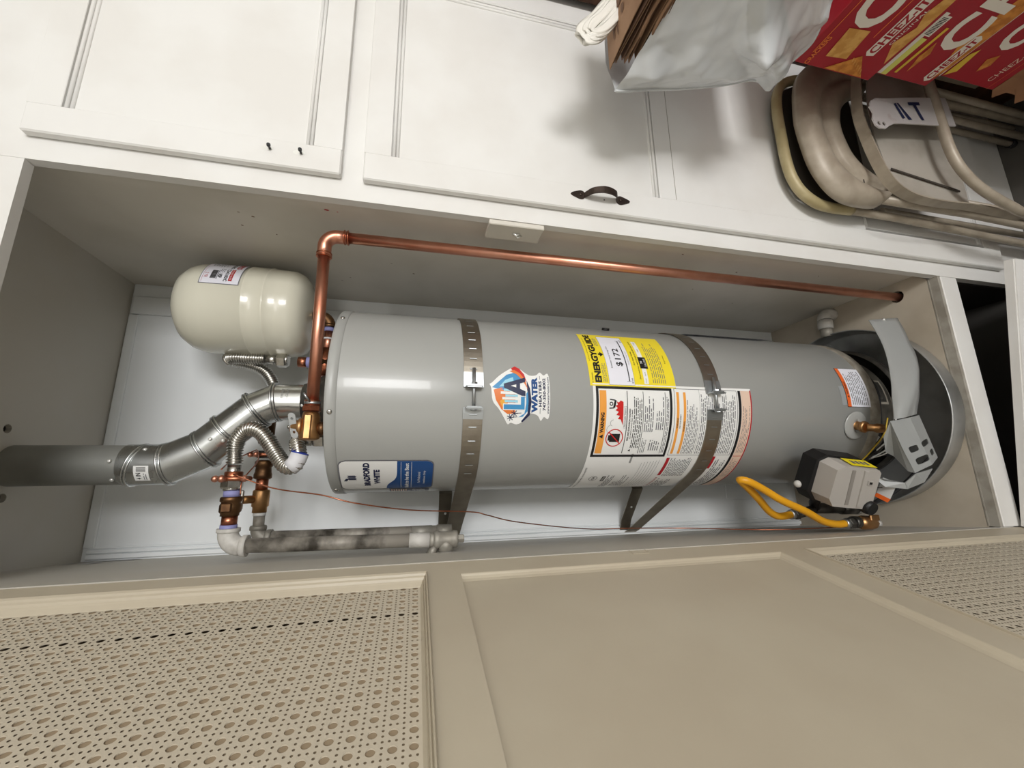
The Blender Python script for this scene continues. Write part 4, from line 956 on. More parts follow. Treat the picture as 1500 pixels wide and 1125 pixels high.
# ------------------------------------------------------------------ left supply lines
def clamp(root_label, c, ax):
    t = thing('ground_clamp', root_label, 'clamp', c, 'ground clamps on the water pipes')
    ax = Vector(ax).normalized(); u = Vector((0, 0, 1)); v = ax.cross(u).normalized(); c = Vector(c); b = MB()
    for s_ in (-1, 1):
        b.tube([c+v*(.004*s_)+u*.034, c+v*(.015*s_)+u*.018, c+v*(.021*s_), c+v*(.015*s_)-u*.018, c+v*(.004*s_)-u*.034], .006, 'copper_joint', 8)
    link('jaw', b, t)
    for u_ in (.031, -.031, ):
        b = MB(); b.tube([c+u*u_-v*.020, c+u*u_+v*.020], .0042, 'copper_joint', 8); b.sphere(c+u*u_-v*.022, .008, 'copper', 8); link('screw', b, t)
    b = MB(); b.tube([c-v*.02+u*.012, c-v*.034+u*.012], .006, 'copper_joint', 10); b.sphere(c-v*.036+u*.012, .0085, 'copper', 8); link('screw', b, t)
    return t
s1 = thing('supply_pipe', 'nearer galvanised supply pipe with brass valve along the closet corner', 'pipe', (-.78, .25, 1.57))
b = MB(); b.lathe([(.0170, 0), (.0195, .002), (.0195, .030), (.0165, .032), (.0165, .044)], (-.605, .25, 2.083), (-1, 0, 0), 'copper_joint', 20); link('copper_stub', b, s1)
b = MB(); b.lathe([(.0185, 0), (.0185, .014)], (-.650, .25, 2.081), (-1, 0, 0), 'tape_blue', 18); link('thread_tape', b, s1)
b = MB(); b.lathe([(.0215, 0), (.0235, .003), (.0235, .010), (.020, .013), (.023, .020), (.023, .034), (.0195, .038), (.0195, .044)], (-.664, .25, 2.081), (-1, 0, 0), 'dark_brass', 24); b.box((-.698, .222, 2.070), (-.678, .2285, 2.092), 'dark_brass', bev=.002); tag(link('check_valve', b, s1), 'brass union body')
b = MB(); b.lathe([(.0165, 0), (.0165, .022)], (-.708, .25, 2.080), (-1, 0, 0), 'copper_joint', 20); link('nipple', b, s1)
b = MB(); b.lathe([(.0180, 0), (.0180, .012)], (-.728, .25, 2.080), (-1, 0, 0), 'tape_blue', 18); link('thread_tape', b, s1)
b = MB(); b.lathe([(.0245, 0), (.0245, .008), (.0215, .010)], (-.736, .25, 2.079), (-1, 0, 0), 'painted_pipe', 24)
b.tube([(-.744, .25, 2.079)]+arc3((-.746, .25, 2.048), (0, 0, 1), (-1, 0, 0), .031, 0, math.pi/2, 8), .0215, 'painted_pipe', 20); b.lathe([(.0215, 0), (.0245, .003), (.0245, .014)], (-.777, .25, 2.049), (0, 0, -1), 'painted_pipe', 24); link('elbow', b, s1)
b = MB(); b.tube([(-.777, .25, 2.036), (-.783, .25, 1.66)], .0168, 'galv_pipe', 20); link('pipe_run', b, s1)
b = MB(); b.tube([(-.783, .25, 1.665), (-.784, .25, 1.614)], .0182, 'painted_pipe', 20); b.tube([(-.784, .25, 1.614), (-.784, .25, 1.60)], .0175, 'galv_fit', 20); link('coupling', b, s1)
b = MB(); b.lathe([(.0195, 0), (.0215, .003), (.0215, .012), (.0195, .016), (.0195, .044), (.0215, .048), (.0215, .058), (.0195, .060)], (-.784, .25, 1.602), (0, 0, -1), 'galv_fit', 24); b.tube([(-.784, .25, 1.572), (-.812, .25, 1.571)], .019, 'galv_fit', 20); b.tube([(-.812, .25, 1.571), (-.829, .25, 1.570)], .0145, 'painted_pipe', 16)
b.hexnut((-.784, .25, 1.543), (0, 0, -1), .011, .018, 'galv_fit'); link('tee', b, s1)
b = MB(); b.tube([(-.800, .25, 1.60), (-.822, .25, 1.612)], .012, 'galv_fit', 4); link('hook_strap', b, s1)
clamp('copper ground clamp where the bare wire starts', (-.622, .25, 2.082), (-1, 0, 0))

s2_ = thing('supply_pipe', 'farther galvanised supply pipe with brass shut-off valve behind the first', 'pipe', (-.77, .45, 1.57))
b = MB(); b.tube([(-.45, .46, 2.085), (-.525, .455, 2.084)], .0185, 'dark_brass', 20); b.lathe([(.021, 0), (.021, .02)], (-.545, .453, 2.083), (-1, 0, 0), 'dark_steel', 20); link('dark_nut', b, s2_)
b = MB(); b.lathe([(.020, 0), (.024, .004), (.024, .016), (.020, .020), (.0215, .034), (.0235, .040), (.0235, .050), (.018, .054)], (-.572, .452, 2.083), (-1, 0, 0), 'dark_brass', 22); tag(link('check_valve', b, s2_), 'dark brass check valve')
b = MB(); b.lathe([(.0160, 0), (.0160, .035)], (-.622, .45, 2.082), (-1, 0, 0), 'copper_joint', 18); link('nipple', b, s2_)
b = MB(); b.lathe([(.020, 0), (.022, .004), (.022, .044), (.0185, .048), (.0185, .062)], (-.655, .45, 2.081), (-1, 0, 0), 'brass', 22); b.tube([(-.680, .45, 2.081), (-.680, .425, 2.108), (-.680, .419, 2.116)], .011, 'brass', 14); v_ = tag(link('valve_body', b, s2_), 'yellow brass shut-off valve')
q = MB(); q.box((-.706, .408, 2.112), (-.654, .416, 2.128), 'steel', bev=.002); link('lever', q, v_)
b = MB(); b.tube([(-.717, .45, 2.080), (-.726, .45, 2.080)], .0165, 'white_print', 16); b.tube([(-.725, .45, 2.080), (-.765, .45, 2.079)], .0145, 'galv_pipe', 18); link('nipple', b, s2_)
b = MB(); b.lathe([(.0195, 0), (.0215, .003), (.0215, .012)], (-.752, .45, 2.079), (-1, 0, 0), 'galv_fit', 20); b.tube([(-.760, .45, 2.079)]+arc3((-.762, .45, 2.056), (0, 0, 1), (-1, 0, 0), .023, 0, math.pi/2, 8), .019, 'galv_fit', 18); b.lathe([(.019, 0), (.0215, .003), (.0215, .016)], (-.785, .45, 2.058), (0, 0, -1), 'galv_fit', 20); link('elbow', b, s2_)
b = MB(); b.tube([(-.785, .45, 2.045), (-.788, .45, 1.565)], .0168, 'galv_pipe', 18); b.tube([(-.788, .45, 1.66), (-.788, .45, 1.60)], .018, 'galv_fit', 18); b.tube([(-.788, .45, 1.585), (-.788, .45, 1.54)], .019, 'galv_fit', 18); b.tube([(-.788, .45, 1.56), (-.835, .45, 1.56)], .014, 'galv_fit', 14); link('pipe_run', b, s2_)
clamp('dark ground clamp on the farther pipe behind the steel connector', (-.556, .452, 2.083), (-1, 0, 0))

# bonding wires
b = MB(); b.tube(spline([(-.612, .212, 2.070), (-.645, .200, 1.979), (-.661, .150, 1.864), (-.681, .15, 1.789), (-.704, .20, 1.666), (-.718, .25, 1.507), (-.729, .26, 1.460), (-.755, .30, 1.363), (-.795, .40, 1.12), (-.800, .40, .956), (-.803, .36, .769), (-.795, .2, .606), (-.790, .145, .36)], 10), .0016, 'copper_joint', 7)
tag(link('ground_wire', b), 'long thin bare copper wire running down beside the heater', 'wire')
b = MB(); b.tube(spline([(-.60, .235, 2.105), (-.58, .32, 2.12), (-.55, .42, 2.11), (-.545, .44, 2.10), (-.58, .34, 2.065), (-.625, .25, 2.062), (-.66, .24, 2.06)], 8), .0017, 'copper_joint', 7)
tag(link('bonding_wire', b), 'short dark wire looped between the two ground clamps', 'wire')

# ------------------------------------------------------------------ relief valve and its copper discharge line
rv = thing('relief_valve', 'brass relief valve with grey test lever at the heater top edge', 'valve', (-.505, .17, 1.87))
b = MB(); b.lathe([(.016, 1.869), (.016, 1.885)], (-.508, .165, 0), (0, 0, 1), 'dark_brass', 18)
b.tube([(-.536, .165, 1.903), (-.532, .165, 1.903), (-.512, .165, 1.903), (-.480, .166, 1.903), (-.470, .166, 1.903)], .02, 'brass', 24, rf=[.014, .0225, .0235, .020, .018]); b.box((-.535, .138, 1.896), (-.478, .146, 1.912), 'brass', bev=.002)
b.lathe([(.0215, 0), (.0215, .008), (.017, .012), (.015, .024), (.011, .028)], (-.505, .165, 1.918), (0, 0, 1), 'brass', 20); link('valve_body', b, rv)
b = MB(); b.tube([(-.505, .165, 1.945), (-.505, .165, 1.952)], .004, 'steel', 8)
hs = [circ(.010, 0, .0032, 10), circ(-.022, 0, .0032, 10)]
def LV(a, c, d=0): return Vector((-.497, .150, 1.938))+Vector((.97, -.0, .22)).normalized()*a+Vector((0, .10, .99)).normalized()*c+Vector((0, -1, 0))*d
holed_sheet(b, rr(-.036, .024, -.008, .008, .007, 4), hs, LV, .003, 'cover_grey'); tag(link('test_lever', b, rv), 'flat grey lever with two holes')
b = MB(); b.hexnut((-.468, .166, 1.903), (1, 0, 0), .021, .014, 'copper_joint'); b.tube([(-.454, .166, 1.903), (-.440, .165, 1.903)], .018, 'copper_joint', 18); link('adapter', b, rv)
dl = thing('discharge_pipe', 'bright copper discharge pipe running across and down to the platform', 'pipe', (-.022, .127, 0))
ra = .0140; ZE = 1.899
b = MB(); b.tube([(-.442, .165, 1.903), (-.062, .129, ZE)], ra, 'copper', 24); link('cross_pipe', b, dl)
b = MB(); b.tube([(-.023, .126, ZE-.042), (-.021, .125, -.1)], ra, 'copper', 24); link('down_pipe', b, dl)
b = MB(); b.tube([(-.078, .130, ZE), (-.058, .128, ZE)]+arc3((-.053, .127, ZE-.030), (0, 0, 1), (1, 0, 0), .030, 0, math.pi/2, 10)+[(-.023, .126, ZE-.052)], .0165, 'copper', 24)
for p, d in (((-.080, .130, ZE), (1, 0, 0)), ((-.0725, .130, ZE), (1, 0, 0)), ((-.023, .126, ZE-.055), (0, 0, 1)), ((-.023, .126, ZE-.047), (0, 0, 1))):
    b.lathe([(.0165, -.0015), (.0188, -.0005), (.0188, .0015), (.0165, .0025)], p, d, 'copper_joint', 24)
link('elbow', b, dl)
b = MB(); b.tube([(-.449, .166, 1.903), (-.443, .165, 1.903)], .0185, 'strap_bright', 18); b.tube([(-.446, .146, 1.905), (-.436, .139, 1.912), (-.428, .138, 1.918)], .003, 'strap_bright', 8); tag(link('band_clip', b, dl), 'silver wire twist')

# ------------------------------------------------------------------ white elbow pipe in the back right
b = MB(); b.tube([(-.062, .315, .152), (-.030, .325, .145)]+arc3((-.030, .330, .115), (0, 0, 1), (1, .15, 0), .032, 0, math.pi/2, 8)+[(.002, .345, .09), (.003, .362, -.02)], .022, 'painted_pipe', 20)
b = MB()
b.tube([(-.098, .352, .055), (-.060, .350, .058)], .021, 'galv_fit', 20); b.tube([(-.066, .350, .058), (-.030, .348, .058)], .026, 'painted_pipe', 20)
b.tube(arc3((-.030, .348, .030), (0, 0, 1), (1, .1, 0), .028, 0, math.pi/2, 8)+[(.001, .358, .01), (.002, .360, -.03)], .024, 'painted_pipe', 20)
tag(link('drain_elbow', b), 'white plastic elbow pipe dropping through the platform behind the pan', 'pipe')

# ------------------------------------------------------------------ yellow gas connector, gas cock
gh = thing('gas_hose', 'yellow coated flexible gas hose beside the gas control', 'gas hose', (-.70, .12, .5))
b = MB(); p = even(spline([(-.752, .180, .540), (-.754, .172, .596), (-.738, .160, .639), (-.702, .140, .688), (-.672, .120, .734), (-.650, .104, .772), (-.645, .098, .780), (-.650, .088, .762), (-.673, .090, .713), (-.702, .090, .661), (-.735, .100, .575), (-.766, .120, .498), (-.778, .130, .440), (-.778, .133, .398)], 10), .004)
b.tube(p, .0100, 'yellow_hose', 16, rf=[.0100+(.0006 if i % 2 else -.0003) for i in range(len(p))]); link('hose', b, gh)
for p_, d_ in (((-.778, .133, .402), (0, 0, -1)), ((-.752, .182, .542), (0, .1, -1))):
    b = MB(); b.lathe([(.013, -.004), (.0145, 0), (.0145, .008), (.011, .010)], p_, d_, 'strap_bright', 16); b.hexnut(Vector(p_)+Vector(d_)*.010, d_, .0165, .020, 'dark_steel'); link('nut', b, gh)
b = MB(); b.tube([(-.775, .133, .372), (-.776, .133, .352)], .017, 'dark_steel', 16); b.tube([(-.776, .133, .352), (-.778, .133, .336), (-.780, .134, .300), (-.781, .134, .286)], .02, 'brass', 8, rf=[.017, .021, .020, .014]); b.tube([(-.781, .134, .288), (-.783, .134, .270)], .010, 'painted_pipe', 12)
b.box((-.772, .112, .292), (-.755, .120, .326), 'brass', bev=.002)
tag(link('gas_cock', b), 'orange-brown brass gas cock at the end of the yellow hose', 'valve')
b = MB(); b.tube([(-.752, .184, .515), (-.742, .190, .450)], .013, 'dark_steel', 14); b.tube([(-.700, .150, .470), (-.722, .185, .445), (-.740, .196, .430)], .014, 'black', 14); b.tube([(-.738, .196, .438), (-.742, .198, .32)], .0155, 'dark_steel', 18); b.tube([(-.742, .198, .330), (-.743, .198, .272)], .0185, 'dark_steel', 18); b.tube([(-.743, .198, .272), (-.743, .198, .262)], .0195, 'galv_fit', 18)
tag(link('gas_nipple', b), 'dark iron drip-leg pipe below the gas control', 'pipe')

# ------------------------------------------------------------------ right side: red cartons, bags, folding chairs
XF = .385
def carton(z0, z1, yfar, ynear, x, label, layout):
    root = thing('cracker_carton', label, 'carton', (x+.12, (yfar+ynear)/2, z0), 'red snack cartons stacked beside the cabinet')
    b = MB(); b.box((x, ynear, z0), (x+.24, yfar, z1), 'carton_red', bev=.002); body = link('box_body', b, root)
    b = MB(); S = Sheet(b, lambda u, v, h: Vector((x-.0006-h, yfar-u, z0+v)), 1)
    layout(S, yfar-ynear, z1-z0); tag(link('printed_face', b, root), 'printed side with white lettering and crackers')
def lay_a(S, W, H):
    S.text('CHEEZ-IT', .100, .62, H-.118, H-.030, 'carton_white', .0004, .03); S.line((.03, H-.020), (W-.01, H-.020), .002, 'logo_orange', .0003); S.line((.09, H-.13), (W-.01, H-.13), .002, 'logo_orange', .0003)
    S.poly([(.03, H-.085), (.095, H-.070), (.085, H-.150), (.022, H-.150)][::1], 'cracker', .0005) if False else None
    S.poly([(.030, H-.060), (.095, H-.052), (.100, H-.108), (.035, H-.118)], 'cracker_pale', .0007)
    S.poly([(.004, H-.085), (.050, H-.150), (.004, H-.205)], 'cracker', .0006)
    for k in range(6): S.line((.012+.004*k, H-.190+.010*k), (.022+.004*k, H-.184+.010*k), .0018, 'cracker_pale', .0009)
    S.text('CRACKERS', .003, .07, H-.034, H-.022, 'logo_orange', .0005, .02)
    S.poly([(.052, H-.158), (.060, H-.149), (.185, H-.149), (.190, H-.158), (.185, H-.176), (.056, H-.176)], 'carton_white', .0006)
    S.text('CHEEZ-IT', .060, .182, H-.173, H-.152, 'carton_red', .0009, .03); S.text('ORIGINAL', .085, .165, H-.190, H-.183, 'carton_white', .0006, 0)
    S.poly([(.045, H-.225), (.09, H-.190), (.13, H-.205), (.155, H-.190), (.21, H-.200), (.205, H-.222), (.12, H-.226)], 'cracker_pale', .0005)
def lay_b(S, W, H):
    S.rect(.004, .150, H-.014, H-.002, 'carton_white', .0006); S.rect(.004, .095, H-.030, H-.013, 'carton_lime', .0007); S.rect(.100, .145, H-.028, H-.004, 'carton_white', .0007)
    for k in range(14): S.rect(.103+k*.0028, .1045+k*.0028, H-.024, H-.008, 'ink', .0009)
    S.rect(.014, .125, H-.052, H-.044, 'carton_gold', .0006); S.poly([(.022, H-.075), (.06, H-.060), (.095, H-.062), (.07, H-.080)], 'cracker', .0005)
    S.text('CHEEZ-IT', .085, .60, H-.140, H-.060, 'carton_white', .0006, .03)
    S.poly([(.02, H-.165), (.10, H-.125), (.30, H-.130), (.36, H-.155), (.34, H-.172), (.05, H-.174)], 'cracker', .0003)
    S.poly([(.012, H-.150), (.020, H-.138), (.125, H-.138), (.130, H-.150), (.124, H-.162), (.018, H-.162)], 'carton_white', .0009); S.text('CHEEZ-IT', .020, .122, H-.159, H-.142, 'carton_red', .0012, .03)
    S.text('CHEEZ-IT', .20, .34, H-.165, H-.148, 'carton_white', .0008, .03)
def lay_c(S, W, H):
    S.line((.0, H-.004), (W, H-.004), .003, 'carton_white', .0005); S.poly([(.004, H-.012), (.060, H-.010), (.075, H-.022), (.02, H-.034)], 'carton_gold', .0006)
    S.text('CHEEZ-IT', .085, .50, H-.105, H-.040, 'carton_white', .0006, .03); S.poly([(.03, H-.085), (.06, H-.07), (.075, H-.09), (.05, H-.1)], 'cracker', .0005)
    S.text('CHEEZ-IT', .018, .105, H-.160, H-.145, 'peach', .0006, 0); S.line((.0, H-.178), (W, H-.178), .001, 'logo_orange', .0005)
carton(.53, .765, -.245, -.80, .380, 'topmost red snack carton beside the plastic bag', lay_a)
carton(.353, .528, -.262, -.80, .386, 'middle red snack carton of the stack', lay_b)
carton(.150, .351, -.290, -.80, .392, 'lowest red snack carton above the brown box', lay_c)
b = MB(); b.box((.395, -.80, -.5), (.74, -.29, .148), 'card_brown', bev=.003)
b.add([Vector((.393, -.29+.02*math.sin(k*2.1), .148-k*.03)) for k in range(16)]+[Vector((.393, -.33, .148-k*.03)) for k in range(16)], [(k, k+1, k+17, k+16) for k in range(15)], 'card_brown')
tag(link('cardboard_box', b), 'large plain brown cardboard box under the red cartons', 'box')

# white plastic bag: crumpled pouch resting on the cartons
bg = thing('plastic_bag', 'translucent white plastic bag holding folded paper bags', 'bag', (.46, -.36, .78))
from mathutils import noise
# bag wall: hem near the cabinet, wall running out toward the room
def poly_at(P_, t):
    x = t*(len(P_)-1); i = min(int(x), len(P_)-2); return P_[i].lerp(P_[i+1], x-i)
hem = spline([(.262, -.205, 1.252), (.228, -.200, 1.246), (.257, -.195, 1.155), (.282, -.195, 1.061), (.316, -.200, .945), (.352, -.200, .859), (.352, -.200, .818)], 6)[6:]
top = spline([(.228, -.200, 1.246), (.262, -.27, 1.222), (.290, -.36, 1.200), (.300, -.50, 1.18), (.31, -.64, 1.18)], 6)
bot = spline([(.352, -.200, .818), (.368, -.25, .787), (.372, -.30, .776), (.362, -.36, .812), (.340, -.43, .858), (.32, -.60, .92)], 6)
NU, NV = 60, 44; G = []
cr = [((1.0, .03), (.55, .42), .020), ((.55, .42), (.30, .95), .014), ((.72, .12), (.1, .16), .008), ((.55, .42), (.98, .62), .014), ((.9, .22), (.45, .62), .008), ((.3, .25), (.25, .8), .006)]
def crease(t, s, a, c, wd):
    A_, B_ = Vector((a[0], a[1])), Vector((c[0], c[1])); p = Vector((t, s)); d = B_-A_; k = max(0, min(1, (p-A_).dot(d)/d.length_squared)); return max(0, 1-(p-(A_+d*k)).length/wd)
for i in range(NU+1):
    t = i/NU; h0 = poly_at(hem, t)
    for j in range(NV+1):
        s = j/NV; p = poly_at(top, s).lerp(poly_at(bot, s), t)+(h0-hem[0].lerp(hem[-1], t))*(1-s)
        e = min(1, 6*s, 6*(1-t)+.3)
        f = .020*math.sin(math.pi*t)*math.sin(math.pi*min(1, s*1.5))
        for a, c, h_ in cr: f += 1.7*h_*crease(t, s, a, c, .13)**1.2
        f += (abs(noise.noise(Vector((t*4, s*4+t*3, 4))))*.024+abs(noise.noise(Vector((t*11-s*6, s*5+t*4, 7))))*.010)*e
        G.append(p-Vector((f, 0, 0)))
b = MB(); fs = []
for i in range(NU):
    for j in range(NV):
        a = i*(NV+1)+j; fs.append((a, a+1, a+NV+2, a+NV+1))
b.add(G, fs, 'bag_plastic', True)
G2 = []
for i in range(NU+1):
    h0 = poly_at(hem, i/NU)
    for j in range(9):
        s = j/8; G2.append(h0+Vector((.30*s, .030*math.sin(math.pi*s)+.006*noise.noise(Vector((i*.2, s*4, 2))), .0)))
b.add(G2, [(i*9+j, (i+1)*9+j, (i+1)*9+j+1, i*9+j+1) for i in range(NU) for j in range(8)], 'bag_plastic', True)
link('bag_body', b, bg)
b = MB()
# thin pinched welt along the bag hem
b.tube([p+Vector((-.001, 0, 0)) for p in hem], .0028, 'bag_plastic', 8); b.tube([p+Vector((-.002, 0, 0)) for p in bot[:26]], .0030, 'bag_plastic', 8); link('hem_fold', b, bg)
b = MB()
ridge = [Vector(p) for p in ((.405, -.262, 1.268), (.372, -.256, 1.288), (.340, -.250, 1.312), (.312, -.246, 1.338), (.294, -.244, 1.346), (.288, -.246, 1.334), (.300, -.25, 1.312), (.330, -.256, 1.288), (.370, -.262, 1.266))]
for off, wd in ((0, 1), (.010, .8), (.019, .65)):
    vs = []; R2 = spline([p+Vector((off*.6, -off*.5, -off)) for p in ridge], 5); n = 16
    for k, p in enumerate(R2):
        for j in range(n):
            a = 2*math.pi*j/n; r_ = .0125*wd*(1+.28*math.sin(a*4+k*.25+off*99)); vs.append(p+Vector((math.cos(a)*r_*.9, math.sin(a)*r_*.5, math.cos(a)*r_*.8)))
    b.add(vs, [(k*n+j, k*n+(j+1) % n, (k+1)*n+(j+1) % n, (k+1)*n+j) for k in range(len(R2)-1) for j in range(n)], 'bag_white', True)
tag(link('bag_handle', b, bg), 'crumpled white handle of the bag')

# brown paper bags: a flat stack lying on the plastic bag
labs = ['brown paper bag with dark printed picture, topmost of the folded stack', 'folded brown paper bag directly under the printed one', 'folded brown paper bag with a curled rim, third in the stack',
        'folded brown paper bag fourth from the top of the stack', 'folded brown paper bag second from the bottom of the stack', 'folded brown paper bag at the bottom, resting on white plastic']
zt = [1.262, 1.249, 1.236, 1.224, 1.212, 1.200]
for k in range(6):
    z1 = zt[k]; x0 = [.264, .272, .268, .280, .270, .279][k]; far = [-.214, -.222, -.232, -.228, -.240, -.236][k]; b = MB(); N_ = 12
    for q_ in range(2):
        vs = []; th_ = .0016
        for i in range(N_+1):
            s = i/N_; y = far-.012*q_-.44*s; w0 = .004*math.sin(s*7+k*1.7+q_*2)
            for (xx, dz) in ((x0+.002*q_, 0), (x0+.30, .0), (x0+.30, th_), (x0+.002*q_, th_)):
                vs.append(Vector((xx+(w0 if xx < x0+.1 else 0)-.03*s*0, y, z1-.0055*q_+dz+w0*.5)))
        fs = []
        for i in range(N_):
            for j in range(4): a = i*4+j; c = i*4+(j+1) % 4; fs.append((a, a+4, c+4, c))
        fs += [(0, 1, 2, 3), (N_*4, N_*4+3, N_*4+2, N_*4+1)]
        b.add(vs, fs, 'kraft' if not q_ else 'kraft_dark', False)
    if k in (2, 4): b.tube([Vector((x0+.001, far-.06-.02*i, z1-.003+.002*math.sin(i))) for i in range(9)], .0035, 'kraft', 8)
    if k == 0:
        S = Sheet(b, lambda u, v, h: Vector((x0+u, far-v, z1+.0045+h)), 1)
        for (u_, v_, ru, rv_) in ((.085, .045, .022, .009), (.115, .065, .018, .016), (.075, .075, .012, .006), (.06, .035, .022, .003), (.10, .03, .03, .003), (.045, .052, .014, .002), (.14, .04, .02, .005)): S.disc(u_, v_, ru, 'kraft_dark', .0006, 14, ry=rv_)
    tag(link('paper_bag', b), labs[k], 'paper bag', 'folded brown paper bags stacked on the plastic bag')

# folding chairs leaning against the cabinet
FZ = -.5; XM = .372
mir = lambda P_: [Vector(p) for p in P_]+[Vector((2*XM-p[0], p[1], p[2])) for p in reversed(P_)]
def feet(root, xs, y, top, col):
    for sx in xs:
        b = MB(); b.tube([(sx, y, top), (sx, y, FZ+.015)], .0105, col, 12); link('rear_leg', b, root)
        b = MB(); b.tube([(sx, y, FZ+.022), (sx, y, FZ+.001)], .0135, 'black_rubber', 12); link('foot', b, root)
# A: nearest the doors
ca = thing('folding_chair', 'cream folding chair nearest the cabinet doors, showing its thin yellowed rim', 'chair', (XM, -.055, FZ), 'folded metal chairs leaning on the cabinet')
pa = [(.145, -.055, .398), (.143, -.055, .468), (.150, -.055, .525), (.180, -.055, .575), (.228, -.055, .603), (.292, -.055, .613), (XM-.01, -.055, .614)]
b = MB(); b.tube(spline(mir(pa), 5), .0145, 'chair_cream', 16); tag(link('top_rim', b, ca), 'yellowed rim')
for sx in (1, -1):
    b = MB(); q_ = [(.145, -.055, .405), (.145, -.055, .227), (.137, -.055, -.033), (.127, -.055, -.35), (.125, -.055, FZ+.02)]
    if sx < 0: q_ = [(2*XM-a, y_, z_) for a, y_, z_ in q_]
    b.tube(q_, .0115, 'chair_beige', 14); link('front_leg', b, ca)
b = MB(); b.prism([(p.x, p.z) for p in [Vector((.160, 0, .30))]+[Vector((p[0]+.012, 0, p[2]-.010)) for p in pa[:-1]]+[Vector((2*XM-p[0]-.012, 0, p[2]-.010)) for p in reversed(pa[:-1])]+[Vector((2*XM-.160, 0, .30))]], (0, -.050, 0), (1, 0, 0), (0, 0, 1), -.004, 'chair_shade'); tag(link('backrest', b, ca), 'backrest underside with shadow in its colour')
feet(ca, (.175, 2*XM-.175), -.040, .25, 'chair_beige')
# B: broad rolled backrest
cb = thing('folding_chair', 'beige folding chair with a broad rolled backrest, middle of the stack', 'chair', (XM, -.105, FZ), 'folded metal chairs leaning on the cabinet')
RO = [(.150, -.100, .334), (.130, -.100, .372), (.126, -.100, .459), (.144, -.100, .517), (.188, -.100, .560), (.245, -.100, .586), (.324, -.100, .600), (XM-.005, -.100, .604)]
RG = [(.180, -.104, .332), (.178, -.106, .352), (.182, -.108, .382), (.196, -.108, .429), (.226, -.108, .477), (.265, -.108, .505), (.326, -.108, .522), (XM-.005, -.108, .526)]
RI = [(.204, -.100, .318), (.213, -.100, .326), (.222, -.100, .348), (.236, -.100, .376), (.261, -.100, .405), (.291, -.100, .428), (.340, -.100, .445), (XM-.005, -.100, .449)]
ro, rg, ri = (spline(mir(r_), 4) for r_ in (RO, RG, RI)); vs = []; K = 13
for o_, g_, i_ in zip(ro, rg, ri):
    for k in range(K):
        t_ = k/(K-1)
        if t_ < .5: p = o_.lerp(g_, t_*2); y_ = -.022*math.sin(math.pi*t_*2)**.7
        else: p = g_.lerp(i_, t_*2-1); y_ = -.020*math.sin(math.pi*(t_*2-1))**.7
        vs.append(p+Vector((0, y_-.004, 0)))
    vs.append(i_+Vector((0, .010, 0))); vs.append(o_+Vector((0, .010, 0)))
K2 = K+2; fs = [(i*K2+k, (i+1)*K2+k, (i+1)*K2+(k+1) % K2, i*K2+(k+1) % K2) for i in range(len(ro)-1) for k in range(K2)]
fs += [tuple(range(K2)), tuple(reversed(range((len(ro)-1)*K2, len(ro)*K2)))]
b = MB(); b.add(vs, fs, 'chair_beige', True); bo = tag(link('backrest', b, cb), 'broad rolled metal backrest')
b = MB(); b.box((.150, -.1215, .347), (.164, -.120, .372), 'chair_shade'); b.tube([(.157, -.1205, .365), (.157, -.124, .365)], .003, 'steel', 8); tag(link('rivet_slot', b, bo), 'dark punched slot with rivet')
b = MB(); b.box((.178, -.1225, .425), (.196, -.1215, .4285), 'chair_shade'); link('dent', b, bo)
for sx in (1, -1):
    b = MB(); q_ = [(.158, -.102, .345), (.158, -.103, .187), (.160, -.104, -.014), (.153, -.105, -.259), (.150, -.105, FZ+.02)]
    if sx < 0: q_ = [(2*XM-a, y_, z_) for a, y_, z_ in q_]
    b.tube(q_, .0125, 'chair_beige', 14); link('front_leg', b, cb)
feet(cb, (.195, 2*XM-.195), -.088, .30, 'chair_beige')
# C: seat and stencilled brace
cc = thing('folding_chair', 'beige folding chair whose pale seat and stencilled brace show, nearest the cartons', 'chair', (XM, -.165, FZ), 'folded metal chairs leaning on the cabinet')
pc = [(.124, -.165, -.124), (.129, -.165, .077), (.121, -.165, .215), (.125, -.165, .318), (.150, -.165, .381), (.199, -.165, .415), (.266, -.165, .437), (.343, -.165, .452), (XM-.005, -.165, .454)]
pp = spline(mir(pc), 4); vs = []
for i, p in enumerate(pp):
    d = (pp[min(i+1, len(pp)-1)]-pp[max(i-1, 0)]).normalized(); n_ = Vector((d.z, 0, -d.x)); 
    for a, c in ((-.002, -.010), (.002, -.010), (.002, .018), (-.002, .018)): vs.append(p+n_*a+Vector((0, c, 0)))
b = MB(); b.add(vs, [(i*4+k, (i+1)*4+k, (i+1)*4+(k+1) % 4, i*4+(k+1) % 4) for i in range(len(pp)-1) for k in range(4)], 'chair_beige'); link('seat_rim', b, cc)
b = MB(); sp_ = [(.155, .07), (.142, .265), (.180, .351), (.250, .378), (.325, .390)]; sp_ = sp_+[(2*XM-a, c) for a, c in reversed(sp_)]
b.prism(sp_, (0, -.150, 0), (1, 0, 0), (0, 0, 1), -.003, 'seat_underside'); so = tag(link('seat', b, cc), 'pale metal seat')
b = MB(); b.box((-.003, -.002, -.130), (.003, .0, .130), 'chair_shade', Matrix.Translation((.200, -.1535, .235)) @ Matrix.Rotation(math.radians(7), 4, 'Y')); link('pressed_groove', b, so)
for sx in (1, -1):
    b = MB(); q_ = [(.52, -.20, .205), (.48, -.20, .205), (.363, -.20, .200), (.271, -.20, .193), (.207, -.20, .166), (.155, -.20, .104), (.118, -.20, .008), (.105, -.195, -.093), (.10, -.19, FZ+.02)]
    if sx > 0: b.tube(spline(q_, 5), .0125, 'chair_beige', 14); link('front_leg', b, cc)
